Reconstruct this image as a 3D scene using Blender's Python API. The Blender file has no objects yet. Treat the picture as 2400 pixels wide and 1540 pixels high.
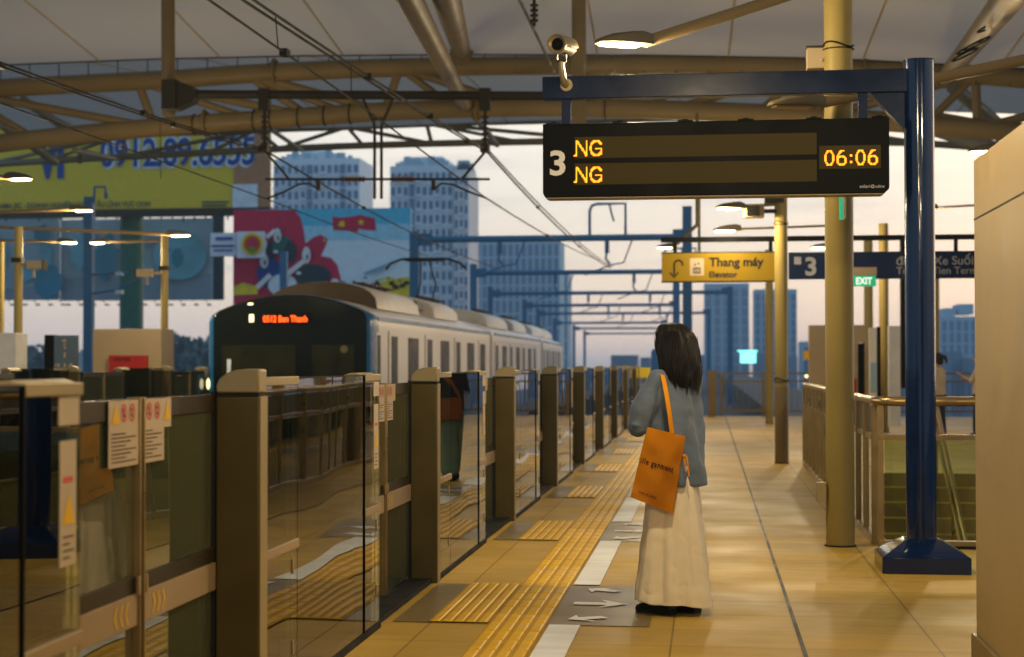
import bpy, bmesh, math, random
from mathutils import Vector, Matrix, noise as mnoise
random.seed(7)
R=math.radians
scene=bpy.context.scene
C=scene.collection
# ---------------------------------------------------------------- camera
F,PX,PY,H=4200.,1036.,770.,1.35          # measured on a 2400 px wide copy of the photograph
_N=math.sqrt(623**2+85**2+F**2)
PSI=math.asin(623/_N); TH=math.asin(85/_N/math.cos(PSI))
cr=Vector((math.cos(PSI),math.sin(PSI),0))
cw=Vector((-math.sin(PSI)*math.cos(TH),math.cos(PSI)*math.cos(TH),math.sin(TH)))
cu=cr.cross(cw)
CAM=Vector((0,0,H))
def ray(px,py): return cr*(px-PX)-cu*(py-PY)+cw*F
def W(px,py,Y):                           # point seen at pixel px,py on the plane y = Y
    d=ray(px,py); return CAM+d*(Y/d.y)
def XP(px,X,py=900):                      # the y at which pixel column px meets the plane x = X
    d=ray(px,py); return (d*(X/d.x)).y
cam=bpy.data.objects.new('camera',bpy.data.cameras.new('camera')); C.objects.link(cam)
cam.location=CAM; cam.rotation_euler=(math.pi/2+TH,0,PSI)
cam.data.sensor_width=36; cam.data.lens=F/2400*36; cam.data.shift_x=164/2400
cam.data.clip_start=.1; cam.data.clip_end=6000
cam.data.dof.use_dof=True; cam.data.dof.focus_distance=9.9; cam.data.dof.aperture_fstop=3.2
scene.camera=cam
# ---------------------------------------------------------------- world and light
scene.view_settings.view_transform='Standard'; scene.view_settings.look='None'
scene.view_settings.exposure=0; scene.view_settings.gamma=1
world=bpy.data.worlds.new('World'); scene.world=world; world.use_nodes=True
SUN_EL,SUN_AZ=R(5),R(28)
def build_world():
    nt=world.node_tree; N=nt.nodes; L=nt.links; N.clear()
    out=N.new('ShaderNodeOutputWorld'); add=N.new('ShaderNodeAddShader')
    sky=N.new('ShaderNodeTexSky'); sky.sky_type='NISHITA'; sky.sun_disc=False
    sky.sun_elevation=SUN_EL; sky.sun_rotation=SUN_AZ; sky.altitude=10; sky.dust_density=3
    b1=N.new('ShaderNodeBackground'); b1.inputs[1].default_value=.05; L.new(sky.outputs[0],b1.inputs[0])
    tc=N.new('ShaderNodeTexCoord'); sep=N.new('ShaderNodeSeparateXYZ'); L.new(tc.outputs['Generated'],sep.inputs[0])
    r=N.new('ShaderNodeValToRGB'); L.new(sep.outputs['Z'],r.inputs[0]); e=r.color_ramp
    pts=[(0,(.42,.44,.48)),(.014,(.80,.67,.60)),(.04,(1.0,.85,.70)),(.09,(1.08,.99,.86)),(.20,(.95,.93,.88)),(.42,(.20,.32,.46)),(1,(.08,.17,.32))]
    while len(e.elements)<len(pts): e.elements.new(.5)
    for q,(p,c) in zip(e.elements,pts): q.position=p; q.color=(*c,1)
    r2=N.new('ShaderNodeValToRGB'); L.new(sep.outputs['Z'],r2.inputs[0]); e=r2.color_ramp
    e.elements[0].color=(.31,.43,.55,1); e.elements[1].color=(.08,.16,.30,1)
    dp=N.new('ShaderNodeVectorMath'); dp.operation='DOT_PRODUCT'; L.new(tc.outputs['Generated'],dp.inputs[0]); dp.inputs[1].default_value=(.60,.80,0)
    mr=N.new('ShaderNodeMapRange'); L.new(dp.outputs['Value'],mr.inputs[0]); mr.inputs[1].default_value=-.35; mr.inputs[2].default_value=.30
    mx=N.new('ShaderNodeMix'); mx.data_type='RGBA'; L.new(mr.outputs[0],mx.inputs[0]); L.new(r2.outputs[0],mx.inputs[6]); L.new(r.outputs[0],mx.inputs[7])
    # thin streaks of cloud
    mp=N.new('ShaderNodeMapping'); mp.inputs['Scale'].default_value=(2.2,2.2,26); L.new(tc.outputs['Generated'],mp.inputs[0])
    nz=N.new('ShaderNodeTexNoise'); nz.inputs['Scale'].default_value=3.2; nz.inputs['Detail'].default_value=5; nz.inputs['Roughness'].default_value=.55
    L.new(mp.outputs[0],nz.inputs[0])
    cr_=N.new('ShaderNodeMapRange'); L.new(nz.outputs['Fac'],cr_.inputs[0]); cr_.inputs[1].default_value=.52; cr_.inputs[2].default_value=.78; cr_.inputs[4].default_value=.5
    m2=N.new('ShaderNodeMix'); m2.data_type='RGBA'; L.new(cr_.outputs[0],m2.inputs[0]); L.new(mx.outputs[2],m2.inputs[6]); m2.inputs[7].default_value=(.42,.46,.52,1)
    b2=N.new('ShaderNodeBackground'); L.new(m2.outputs[2],b2.inputs[0]); b2.inputs[1].default_value=1.2
    L.new(b1.outputs[0],add.inputs[0]); L.new(b2.outputs[0],add.inputs[1]); L.new(add.outputs[0],out.inputs[0])
build_world()
sun=bpy.data.objects.new('sun',bpy.data.lights.new('sun','SUN')); C.objects.link(sun)
sun.data.energy=.5; sun.data.angle=R(20); sun.data.color=(1,.72,.52)
_d=Vector((math.sin(SUN_AZ+R(20))*math.cos(SUN_EL),math.cos(SUN_AZ+R(20))*math.cos(SUN_EL),math.sin(SUN_EL)))
sun.rotation_euler=(-_d).to_track_quat('-Z','Y').to_euler()
scene.cycles.max_bounces=8; scene.cycles.transparent_max_bounces=24; scene.cycles.glossy_bounces=4
scene.cycles.diffuse_bounces=3; scene.cycles.sample_clamp_indirect=4; scene.cycles.use_denoising=True
scene.cycles.caustics_reflective=False; scene.cycles.caustics_refractive=False
LAMP_COL=(1,.78,.46)
# ---------------------------------------------------------------- materials
MATS={}
def mat(name,col,rough=.5,metal=0,var=.12,vs=3.,bump=0,bs=40.,emit=0,ecol=None,coat=0,spec=.22,fine=0,sheen=0):
    if name in MATS: return MATS[name]
    m=bpy.data.materials.new(name); m.use_nodes=True; nt=m.node_tree; N=nt.nodes; L=nt.links
    p=N['Principled BSDF']; p.inputs['Roughness'].default_value=rough; p.inputs['Metallic'].default_value=metal
    p.inputs['Specular IOR Level'].default_value=spec; p.inputs['Coat Weight'].default_value=coat; p.inputs['Sheen Weight'].default_value=sheen
    tc=N.new('ShaderNodeTexCoord'); nz=N.new('ShaderNodeTexNoise'); nz.inputs['Scale'].default_value=vs; nz.inputs['Detail'].default_value=5
    L.new(tc.outputs['Object'],nz.inputs[0])
    hs=N.new('ShaderNodeMapRange'); L.new(nz.outputs['Fac'],hs.inputs[0]); hs.inputs[1].default_value=.3; hs.inputs[2].default_value=.7
    hs.inputs[3].default_value=1-var; hs.inputs[4].default_value=1+var
    fac=hs.outputs[0]
    if fine:
        n2=N.new('ShaderNodeTexNoise'); n2.inputs['Scale'].default_value=180; n2.inputs['Detail'].default_value=2; L.new(tc.outputs['Object'],n2.inputs[0])
        h2=N.new('ShaderNodeMapRange'); L.new(n2.outputs['Fac'],h2.inputs[0]); h2.inputs[1].default_value=.35; h2.inputs[2].default_value=.65; h2.inputs[3].default_value=1-fine; h2.inputs[4].default_value=1+fine
        mm=N.new('ShaderNodeMath'); mm.operation='MULTIPLY'; L.new(fac,mm.inputs[0]); L.new(h2.outputs[0],mm.inputs[1]); fac=mm.outputs[0]
    vm=N.new('ShaderNodeVectorMath'); vm.operation='SCALE'; vm.inputs[0].default_value=col[:3]; L.new(fac,vm.inputs['Scale'])
    L.new(vm.outputs[0],p.inputs['Base Color'])
    rr=N.new('ShaderNodeMapRange'); L.new(nz.outputs['Fac'],rr.inputs[0]); rr.inputs[1].default_value=.3; rr.inputs[2].default_value=.7
    rr.inputs[3].default_value=max(.03,rough*.8); rr.inputs[4].default_value=min(1,rough*1.2); L.new(rr.outputs[0],p.inputs['Roughness'])
    if bump:
        nb=N.new('ShaderNodeTexNoise'); nb.inputs['Scale'].default_value=bs; nb.inputs['Detail'].default_value=4; L.new(tc.outputs['Object'],nb.inputs[0])
        b=N.new('ShaderNodeBump'); b.inputs['Strength'].default_value=bump; b.inputs['Distance'].default_value=.01; L.new(nb.outputs['Fac'],b.inputs['Height']); L.new(b.outputs[0],p.inputs['Normal'])
    if emit:
        p.inputs['Emission Color'].default_value=(*(ecol or col)[:3],1); p.inputs['Emission Strength'].default_value=emit
    MATS[name]=m; return m
def glass_mat(name,tint,ior=1.5,rough=0.0,wav=.02,ws=1.6,body=0,bcol=(.3,.35,.25)):
    m=bpy.data.materials.new(name); m.use_nodes=True; nt=m.node_tree; N=nt.nodes; L=nt.links; N.remove(N['Principled BSDF'])
    out=N['Material Output']; t=N.new('ShaderNodeBsdfTransparent'); t.inputs[0].default_value=(*tint,1)
    g=N.new('ShaderNodeBsdfGlossy'); g.inputs['Roughness'].default_value=rough; g.inputs[0].default_value=(1,1,1,1)
    fr=N.new('ShaderNodeFresnel'); fr.inputs[0].default_value=ior
    tc=N.new('ShaderNodeTexCoord'); nz=N.new('ShaderNodeTexNoise'); nz.inputs['Scale'].default_value=ws; nz.inputs['Detail'].default_value=0; L.new(tc.outputs['Object'],nz.inputs[0])
    b=N.new('ShaderNodeBump'); b.inputs['Strength'].default_value=1; b.inputs['Distance'].default_value=wav; L.new(nz.outputs['Fac'],b.inputs['Height']); L.new(b.outputs[0],g.inputs['Normal'])
    mx=N.new('ShaderNodeMixShader'); L.new(fr.outputs[0],mx.inputs[0]); L.new(g.outputs[0],mx.inputs[2])
    if body:
        d=N.new('ShaderNodeBsdfDiffuse'); d.inputs[0].default_value=(*bcol,1); m0=N.new('ShaderNodeMixShader'); m0.inputs[0].default_value=body
        L.new(t.outputs[0],m0.inputs[1]); L.new(d.outputs[0],m0.inputs[2]); L.new(m0.outputs[0],mx.inputs[1])
    else: L.new(t.outputs[0],mx.inputs[1])
    L.new(mx.outputs[0],out.inputs[0]); return m
M=dict(
 cream=mat('cream paint',(0.3400,0.2604,0.1512),.5,var=.05,bump=.05,bs=90),
 wallp=mat('cream wall panel',(0.4180,0.3010,0.1320),.42,var=.05,fine=.03),
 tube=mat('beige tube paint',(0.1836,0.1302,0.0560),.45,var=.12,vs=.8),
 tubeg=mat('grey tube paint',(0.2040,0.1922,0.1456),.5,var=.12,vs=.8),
 col=mat('olive column paint',(.27,.20,.055),.42,var=.12,vs=1.2,bump=.04,bs=30),
 navy=mat('navy gloss paint',(.003,.0125,.047),.25,var=.2,vs=5,bump=.06,bs=14,spec=.12),
 navyg=mat('navy wet-look paint',(.003,.014,.058),.13,var=.2,vs=5,bump=.04,bs=9,coat=.45),
 navyd=mat('navy sign face',(.004,.014,.055),.6,var=.1,spec=.15),
 black=mat('black frame',(.004,.004,.004),.45,var=.2,spec=.05),
 rubber=mat('black rubber',(.01,.01,.01),.7),
 steel=mat('brushed stainless steel',(0.3400,0.2418,0.1064),.33,metal=.75,var=.1,vs=6),
 gatep=mat('champagne gate metal',(.30,.235,.115),.4,metal=.15,var=.08,vs=2),
 gated=mat('dark bronze gate panel',(.080,.060,.019),.38,metal=.2,var=.12),
 kick=mat('light kick plate',(0.3196,0.2356,0.1400),.5,metal=.1,var=.06),
 white=mat('white paint',(.72,.68,.60),.5,var=.08),
 paper=mat('notice film',(0.4760,0.3844,0.2800),.6,var=.05),
 red=mat('red cabinet',(0.3264,0.0155,0.0112),.45),
 redink=mat('red ink',(.6,.08,.06),.6),
 ink=mat('dark ink',(.008,.007,.006),.6),
 yel=mat('warning yellow',(0.7200,0.4200,0.0060),.5),
 wire=mat('dark wire',(.018,.014,.010),.6,metal=.3),
 iron=mat('dark galvanised bracket',(0.0340,0.0279,0.0179),.55,metal=.5),
 insul=mat('brown insulator',(.08,.03,.012),.3),
 gantry=mat('blue grey gantry steel',(.05,.17,.30),.6,var=.15,vs=.4),
 trainw=mat('train white paint',(.66,.62,.57),.34,var=.05,vs=.6),
 trainb=mat('train blue paint',(.010,.12,.28),.3,var=.06),
 trainroof=mat('train roof grey',(.16,.155,.14),.6,var=.15),
 tglass=mat('train dark glass',(.004,.005,.002),.15,spec=.12),
 cabin=mat('dim cab interior',(.016,.016,.005),.3,spec=.1,var=.5,vs=2), cabin2=mat('dim badge',(.14,.13,.05),.5),
 framed=mat('dark bronze frame',(.028,.020,.009),.4),
 tglass2=mat('train side glass',(.006,.011,.018),.4,spec=.06),
 acw=mat('air conditioner white',(.62,.57,.50),.4),
 brown=mat('dark brown',(0.0408,0.0236,0.0078),.5),
 concrete=mat('dark track concrete',(.09,.09,.085),.85,var=.25,vs=.7,bump=.3,bs=12),
 rail=mat('rail steel',(.20,.15,.11),.4,metal=.8),
 city=mat('city ground dusk',(.06,.09,.11),.9,var=.3,vs=.02),
 denim=mat('blue grey shirt cotton',(.115,.150,.205),.85,var=.08,vs=9,bump=.25,bs=260,sheen=.2),
 skirt=mat('cream skirt cotton',(.84,.73,.53),.85,var=.05,vs=4,bump=.15,bs=220,sheen=.15),
 orange=mat('orange canvas',(.50,.175,.003),.85,var=.07,vs=7,bump=.3,bs=300),
 orange2=mat('lighter orange webbing',(.75,.29,.004),.8,var=.06,bump=.3,bs=300),
 hair=mat('black hair',(.007,.005,.003),.5,var=.4,vs=30,spec=.3),
 skin=mat('skin',(0.3740,0.2108,0.1232),.5,var=.05),
 shoe=mat('black shoe leather',(.012,.011,.010),.4),
 teal=mat('teal trousers',(.17,.27,.22),.8,var=.08),
 darkcl=mat('dark jacket',(.02,.02,.022),.8),
 browncl=mat('brown bag leather',(0.2040,0.0620,0.0112),.6),
 creamcl=mat('cream blouse',(0.4488,0.3410,0.2128),.85),
 bfilm=mat('yellow billboard film',(.70,.52,.03),.55,var=.05),
 bfilm2=mat('orange billboard film',(.42,.20,.09),.55),
 bblue=mat('billboard blue',(.01,.06,.28),.6),
 bwhite=mat('billboard white',(.66,.74,.80),.6),
 bgrey=mat('billboard dusk blue print',(.26,.42,.54),.6,var=.2,vs=.25),
 bcyan=mat('billboard cyan print',(.02,.22,.36),.6,var=.15,vs=.3),
 bgreen=mat('billboard green print',(.02,.14,.13),.6),
 bred=mat('billboard red print',(.52,.02,.07),.6),
 bsky=mat('billboard sky print',(.10,.50,.70),.6),
 bpale=mat('billboard pale print',(.66,.78,.84),.6,var=.05),
 bskin=mat('billboard pale figure print',(.70,.72,.72),.6),
 bdark=mat('billboard dark cloth print',(.02,.05,.07),.6),
 byel=mat('billboard flower yellow',(.75,.58,.03),.6,var=.3,vs=.8),
 postg=mat('green support paint',(.005,.11,.075),.5),
 tower=mat('tower facade paint',(.66,.78,.84),.8,var=.08,vs=.05),
 towerl=mat('tower pale facade',(.80,.80,.80),.8,var=.06,vs=.05),
 towerw=mat('tower window glass',(.05,.14,.26),.3,var=.3,vs=.3),
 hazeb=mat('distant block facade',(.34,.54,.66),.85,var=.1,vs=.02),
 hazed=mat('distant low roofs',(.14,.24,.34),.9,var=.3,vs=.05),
 leaf=mat('dusk foliage',(.08,.15,.16),.9),
 bark=mat('bark',(.05,.045,.04),.9),
 signy=mat('yellow sign face',(.27,.17,.001),.6,var=.04,spec=.2),
 green=mat('exit sign green',(.0,.30,.14),.4,emit=.55,ecol=(.0,.42,.22)),
 exitw=mat('exit sign lettering',(.8,.85,.8),.4,emit=.8,ecol=(.8,.95,.85)),
 led=mat('amber led',(1,.30,.01),.5,emit=3.2,ecol=(1,.27,.012)),
 ledr=mat('red led',(1,.12,.01),.5,emit=4,ecol=(1,.075,.006)),
 glow=mat('lit lamp panel',(1,.9,.7),.5,emit=16,ecol=(1,.80,.42)),
 glow2=mat('cabin light',(1,.9,.6),.5,emit=1.6,ecol=(1,.85,.45)),
 screen=mat('lit teal screen',(.2,.8,.7),.5,emit=1.8,ecol=(.25,1,.85)),
 lampb=mat('lamp housing',(.10,.08,.045),.5),
 cammetal=mat('camera housing',(0.3400,0.2604,0.1400),.35,metal=.3,var=.1),
 sticker=mat('signpost panel',(.07,.11,.16),.5),
 white2=mat('bright number film',(.90,.84,.72),.5,var=.03),
 lightgrey=mat('light grey fabric',(.5,.5,.5),.7),
)
M['glass']=glass_mat('gate glass',(.62,.68,.56),ior=2.3,wav=.0045,ws=1.1)
M['leafglass']=glass_mat('door leaf glass',(.55,.60,.48),ior=1.9,wav=.004,body=.25,bcol=(.22,.25,.13))
M['railglass']=glass_mat('balustrade glass',(.74,.82,.66),wav=.001,body=.03,bcol=(.22,.30,.14))
def membrane_mat():
    m=bpy.data.materials.new('canopy membrane'); m.use_nodes=True; nt=m.node_tree; N=nt.nodes; L=nt.links; N.remove(N['Principled BSDF'])
    d=N.new('ShaderNodeBsdfDiffuse'); t=N.new('ShaderNodeBsdfTranslucent'); mx=N.new('ShaderNodeMixShader'); mx.inputs[0].default_value=.30
    tc=N.new('ShaderNodeTexCoord'); nz=N.new('ShaderNodeTexNoise'); nz.inputs['Scale'].default_value=.35; nz.inputs['Detail'].default_value=4; L.new(tc.outputs['Object'],nz.inputs[0])
    r=N.new('ShaderNodeMix'); r.data_type='RGBA'; L.new(nz.outputs['Fac'],r.inputs[0]); r.inputs[6].default_value=(.60,.55,.47,1); r.inputs[7].default_value=(.68,.62,.53,1)
    L.new(r.outputs[2],d.inputs[0]); t.inputs[0].default_value=(.6,.55,.5,1)
    L.new(d.outputs[0],mx.inputs[1]); L.new(t.outputs[0],mx.inputs[2]); L.new(mx.outputs[0],N['Material Output'].inputs[0]); return m
M['membrane']=membrane_mat()
M['seam']=mat('membrane seam',(.45,.34,.15),.8)
def floor_mat(name,base,spk,joints=True,rough=.3):
    m=bpy.data.materials.new(name); m.use_nodes=True; nt=m.node_tree; N=nt.nodes; L=nt.links; p=N['Principled BSDF']
    tc=N.new('ShaderNodeTexCoord')
    def nz(s,d=4,scale=None):
        n=N.new('ShaderNodeTexNoise'); n.inputs['Scale'].default_value=s; n.inputs['Detail'].default_value=d
        if scale: mp=N.new('ShaderNodeMapping'); mp.inputs['Scale'].default_value=scale; L.new(tc.outputs['Object'],mp.inputs[0]); L.new(mp.outputs[0],n.inputs[0])
        else: L.new(tc.outputs['Object'],n.inputs[0])
        return n.outputs['Fac']
    def mr(x,a,b,c,d):
        q=N.new('ShaderNodeMapRange'); L.new(x,q.inputs[0]); q.inputs[1].default_value=a; q.inputs[2].default_value=b; q.inputs[3].default_value=c; q.inputs[4].default_value=d; return q.outputs[0]
    def mt(op,a,b):
        q=N.new('ShaderNodeMath'); q.operation=op
        for i,x in enumerate((a,b)):
            if isinstance(x,(int,float)): q.inputs[i].default_value=x
            else: L.new(x,q.inputs[i])
        return q.outputs[0]
    fac=mt('MULTIPLY',mr(nz(1.3,7),.3,.7,.84,1.12),mr(nz(240,2),.35,.65,1-spk,1+spk))
    fac=mt('MULTIPLY',fac,mr(nz(3,3,(.35,2.6,1)),.35,.7,1.04,.90))
    if joints:
        sp=N.new('ShaderNodeSeparateXYZ'); L.new(tc.outputs['Object'],sp.inputs[0])
        def joint(ax,per,off,w,dark,ph=None):
            v=mt('ADD',sp.outputs[ax],off); v=mt('DIVIDE',v,per)
            v=mt('FRACT',v,0); v=mt('SUBTRACT',v,.5); v=mt('ABSOLUTE',v,0)
            return mr(v,.5-w/per,.5-w/per*.5,1,dark)
        fac=mt('MULTIPLY',fac,joint('X',.63,-.45+100*.63,.007,.5))
        fac=mt('MULTIPLY',fac,joint('Y',.56,-.30+100*.56,.007,.58))
        # per-tile tone
        wn=N.new('ShaderNodeTexWhiteNoise'); wn.noise_dimensions='2D'; cx=N.new('ShaderNodeCombineXYZ')
        L.new(mt('FLOOR',mt('DIVIDE',mt('ADD',sp.outputs['X'],-.45),.63),0),cx.inputs[0]); L.new(mt('FLOOR',mt('DIVIDE',mt('ADD',sp.outputs['Y'],-.30),.56),0),cx.inputs[1]); L.new(cx.outputs[0],wn.inputs[0])
        fac=mt('MULTIPLY',fac,mr(wn.outputs[0],0,1,.94,1.05))
    vm=N.new('ShaderNodeVectorMath'); vm.operation='SCALE'; vm.inputs[0].default_value=base; L.new(fac,vm.inputs['Scale']); L.new(vm.outputs[0],p.inputs['Base Color'])
    L.new(mr(nz(1.1,6),.3,.7,rough*.85,rough*1.35),p.inputs['Roughness']); p.inputs['Specular IOR Level'].default_value=.22
    
    b=N.new('ShaderNodeBump'); b.inputs['Strength'].default_value=.12; b.inputs['Distance'].default_value=.004; L.new(nz(60,3),b.inputs['Height']); L.new(b.outputs[0],p.inputs['Normal'])
    return m
M['floor']=floor_mat('tan granite paving',(.54,.345,.064),.14,rough=.45)
M['floorg']=floor_mat('grey granite paving',(.25,.18,.080),.32,joints=False,rough=.34)
M['tactd']=floor_mat('dirty tactile base',(.56,.31,.010),.1,joints=False,rough=.5)
M['tact']=floor_mat('yellow tactile paving',(.84,.49,.006),.08,joints=False,rough=.4)
M['line']=floor_mat('worn white line',(.93,.95,.98),.06,joints=False,rough=.5)
def led_off_mat():
    m=bpy.data.materials.new('unlit led matrix'); m.use_nodes=True; nt=m.node_tree; N=nt.nodes; L=nt.links; p=N['Principled BSDF']
    tc=N.new('ShaderNodeTexCoord'); sp=N.new('ShaderNodeSeparateXYZ'); L.new(tc.outputs['Object'],sp.inputs[0])
    def wv(ax):
        a=N.new('ShaderNodeMath'); a.operation='MULTIPLY'; L.new(sp.outputs[ax],a.inputs[0]); a.inputs[1].default_value=2*math.pi/.0093
        s=N.new('ShaderNodeMath'); s.operation='SINE'; L.new(a.outputs[0],s.inputs[0]); return s.outputs[0]
    m1=N.new('ShaderNodeMath'); m1.operation='MAXIMUM'; L.new(wv('X'),m1.inputs[0]); L.new(wv('Z'),m1.inputs[1])
    mr=N.new('ShaderNodeMapRange'); L.new(m1.outputs[0],mr.inputs[0]); mr.inputs[1].default_value=-.5; mr.inputs[2].default_value=1; mr.inputs[3].default_value=.6; mr.inputs[4].default_value=1.15
    vm=N.new('ShaderNodeVectorMath'); vm.operation='SCALE'; vm.inputs[0].default_value=(.066,.048,.012); L.new(mr.outputs[0],vm.inputs['Scale']); L.new(vm.outputs[0],p.inputs['Base Color'])
    p.inputs['Roughness'].default_value=.6; p.inputs['Specular IOR Level'].default_value=.1; return m
M['ledoff']=led_off_mat()
# ---------------------------------------------------------------- mesh builder
ORG={}
class MB:
    def __init__(s): s.v=[];s.f=[];s.m=[]
    def add(s,vs,fs,m=0):
        b=len(s.v); s.v+= [Vector(v) for v in vs]
        for f in fs: s.f.append([b+i for i in f]); s.m.append(m)
        return s
    def box(s,a,b,m=0):
        x0,x1=sorted((a[0],b[0]));y0,y1=sorted((a[1],b[1]));z0,z1=sorted((a[2],b[2]))
        return s.add([(x0,y0,z0),(x1,y0,z0),(x1,y1,z0),(x0,y1,z0),(x0,y0,z1),(x1,y0,z1),(x1,y1,z1),(x0,y1,z1)],
          [(3,2,1,0),(4,5,6,7),(0,1,5,4),(1,2,6,5),(2,3,7,6),(3,0,4,7)],m)
    def obox(s,c,ax,m=0):                 # centre and three half-axis vectors
        c=Vector(c);a,b,d=[Vector(q) for q in ax]
        vs=[c+i*a+j*b+k*d for k in(-1,1) for j in(-1,1) for i in(-1,1)]
        return s.add(vs,[(0,2,3,1),(4,5,7,6),(0,1,5,4),(1,3,7,5),(3,2,6,7),(2,0,4,6)],m)
    def cyl(s,p,q,r,r2=None,n=14,m=0,cap=True):
        p=Vector(p);q=Vector(q);r2=r if r2 is None else r2;d=(q-p).normalized()
        a=d.orthogonal().normalized();b=d.cross(a)
        vs=[p+(a*math.cos(t)+b*math.sin(t))*r for t in [2*math.pi*i/n for i in range(n)]]+[q+(a*math.cos(t)+b*math.sin(t))*r2 for t in [2*math.pi*i/n for i in range(n)]]
        fs=[(i,(i+1)%n,n+(i+1)%n,n+i) for i in range(n)]
        if cap: fs+= [tuple(range(n-1,-1,-1)),tuple(range(n,2*n))]
        return s.add(vs,fs,m)
    def tube(s,pts,r,n=8,m=0,cap=True):
        pts=[Vector(p) for p in pts];rings=[];rr=r if isinstance(r,(list,tuple)) else [r]*len(pts)
        a=None
        for i,p in enumerate(pts):
            d=(pts[min(i+1,len(pts)-1)]-pts[max(i-1,0)]).normalized()
            if a is None: a=d.orthogonal().normalized()
            else: a=(a-d*a.dot(d)).normalized()
            b=d.cross(a); rings.append([p+(a*math.cos(2*math.pi*k/n)+b*math.sin(2*math.pi*k/n))*rr[i] for k in range(n)])
        return s.loft(rings,m,cap)
    def loft(s,rings,m=0,cap=True,close=True):
        n=len(rings[0]);vs=[v for r in rings for v in r];fs=[]
        for i in range(len(rings)-1):
            for k in range(n if close else n-1):
                k2=(k+1)%n; fs.append((i*n+k,i*n+k2,(i+1)*n+k2,(i+1)*n+k))
        if cap and close: fs+= [tuple(range(n-1,-1,-1)),tuple(range((len(rings)-1)*n,len(rings)*n))]
        return s.add(vs,fs,m)
    def prism(s,pts,vec,m=0):
        n=len(pts);vec=Vector(vec);vs=[Vector(p) for p in pts]+[Vector(p)+vec for p in pts]
        return s.add(vs,[tuple(range(n-1,-1,-1)),tuple(range(n,2*n))]+[(i,(i+1)%n,n+(i+1)%n,n+i) for i in range(n)],m)
    def poly(s,pts,m=0): return s.add(pts,[tuple(range(len(pts)))],m)
    def ball(s,c,r,n=12,m=0,h=8):
        c=Vector(c);r=(r,r,r) if isinstance(r,(int,float)) else r;vs=[c+Vector((0,0,-r[2]))];fs=[]
        for j in range(1,h):
            t=math.pi*j/h
            for i in range(n): vs.append(c+Vector((r[0]*math.sin(t)*math.cos(2*math.pi*i/n),r[1]*math.sin(t)*math.sin(2*math.pi*i/n),-r[2]*math.cos(t))))
        vs.append(c+Vector((0,0,r[2])));T=len(vs)-1
        for i in range(n): fs.append((0,1+(i+1)%n,1+i)); fs.append((T,1+(h-2)*n+i,1+(h-2)*n+(i+1)%n))
        for j in range(h-2):
            for i in range(n): a=1+j*n+i;b=1+j*n+(i+1)%n; fs.append((a,b,b+n,a+n))
        return s.add(vs,fs,m)
    def mesh(s,name,mats,o=Vector((0,0,0)),smooth=True,ang=35,fix=True):
        me=bpy.data.meshes.new(name); me.from_pydata([v-o for v in s.v],[],s.f)
        for q in mats: me.materials.append(q)
        for p,i in zip(me.polygons,s.m): p.material_index=i
        if fix:
            bm=bmesh.new(); bm.from_mesh(me); bmesh.ops.recalc_face_normals(bm,faces=bm.faces); bm.to_mesh(me); bm.free()
        if smooth:
            me.polygons.foreach_set('use_smooth',[True]*len(me.polygons)); me.set_sharp_from_angle(angle=R(ang))
        me.update(); return me
    def build(s,name,mats,parent=None,label=None,cat=None,group=None,kind=None,loc=None,bevel=0,smooth=True,ang=35,fix=True):
        if not isinstance(mats,(list,tuple)): mats=[mats]
        mats=[M[q] if isinstance(q,str) else q for q in mats]
        if parent is not None: o=ORG[parent.name]
        else: o=Vector(loc) if loc is not None else Vector((0,0,0))
        ob=bpy.data.objects.new(name,s.mesh(name,mats,o,smooth,ang,fix)); C.objects.link(ob)
        ORG[ob.name]=o
        if parent is not None: ob.parent=parent
        else: ob.location=o
        if bevel:
            b=ob.modifiers.new('edge','BEVEL'); b.width=bevel; b.segments=2; b.limit_method='ANGLE'; b.angle_limit=R(40)
        tag(ob,label,cat,group,kind); return ob
def tag(o,label=None,cat=None,group=None,kind=None):
    if label: o['label']=label
    if cat: o['category']=cat
    if group: o['group']=group
    if kind: o['kind']=kind
    return o
def thing(name,label,cat,loc,group=None):
    o=bpy.data.objects.new(name,None); C.objects.link(o); o.location=loc; o.empty_display_size=.2
    ORG[o.name]=Vector(loc); return tag(o,label,cat,group)
def copy_tree(o,parent=None):
    c=o.copy(); C.objects.link(c)
    if parent is not None: c.parent=parent
    for ch in list(o.children): copy_tree(ch,c)
    return c
def dup(o,loc,label,rz=0,group=None,scale=None):
    c=copy_tree(o); c.location=loc; c.rotation_euler=(0,0,rz); c['label']=label
    if group: c['group']=group
    if scale: c.scale=scale
    return c
def text_mb(body,p,right,up,h=None,w=None,m=0,depth=.002,bold=0,mb=None,cx=False,sp=1.0):
    """letters laid in the plane of right/up, starting (or centred) at p; h = capital height or w = total width"""
    cu_=bpy.data.curves.new('t','FONT'); cu_.body=body; cu_.size=1; cu_.offset=bold; cu_.extrude=0; cu_.resolution_u=3; cu_.space_character=sp
    ob=bpy.data.objects.new('t',cu_); C.objects.link(ob); dg=bpy.context.evaluated_depsgraph_get(); me=bpy.data.meshes.new_from_object(ob.evaluated_get(dg))
    xs=[v.co.x for v in me.vertices] or [0]; wd=max(xs)-min(xs); k=(w/wd) if w else h/.72; ky=(h/.72) if h else k
    right=Vector(right).normalized(); up=Vector(up).normalized(); p=Vector(p)
    off=-min(xs)-(wd/2 if cx else 0); mb=mb or MB()
    nrm=right.cross(up)*depth
    mb.add([p+right*((v.co.x+off)*k)+up*(v.co.y*ky)+nrm for v in me.vertices],[tuple(q.vertices) for q in me.polygons],m)
    bpy.data.objects.remove(ob); bpy.data.meshes.remove(me); return mb
ZV=Vector((0,0,1)); XV=Vector((1,0,0)); YV=Vector((0,1,0))
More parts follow.
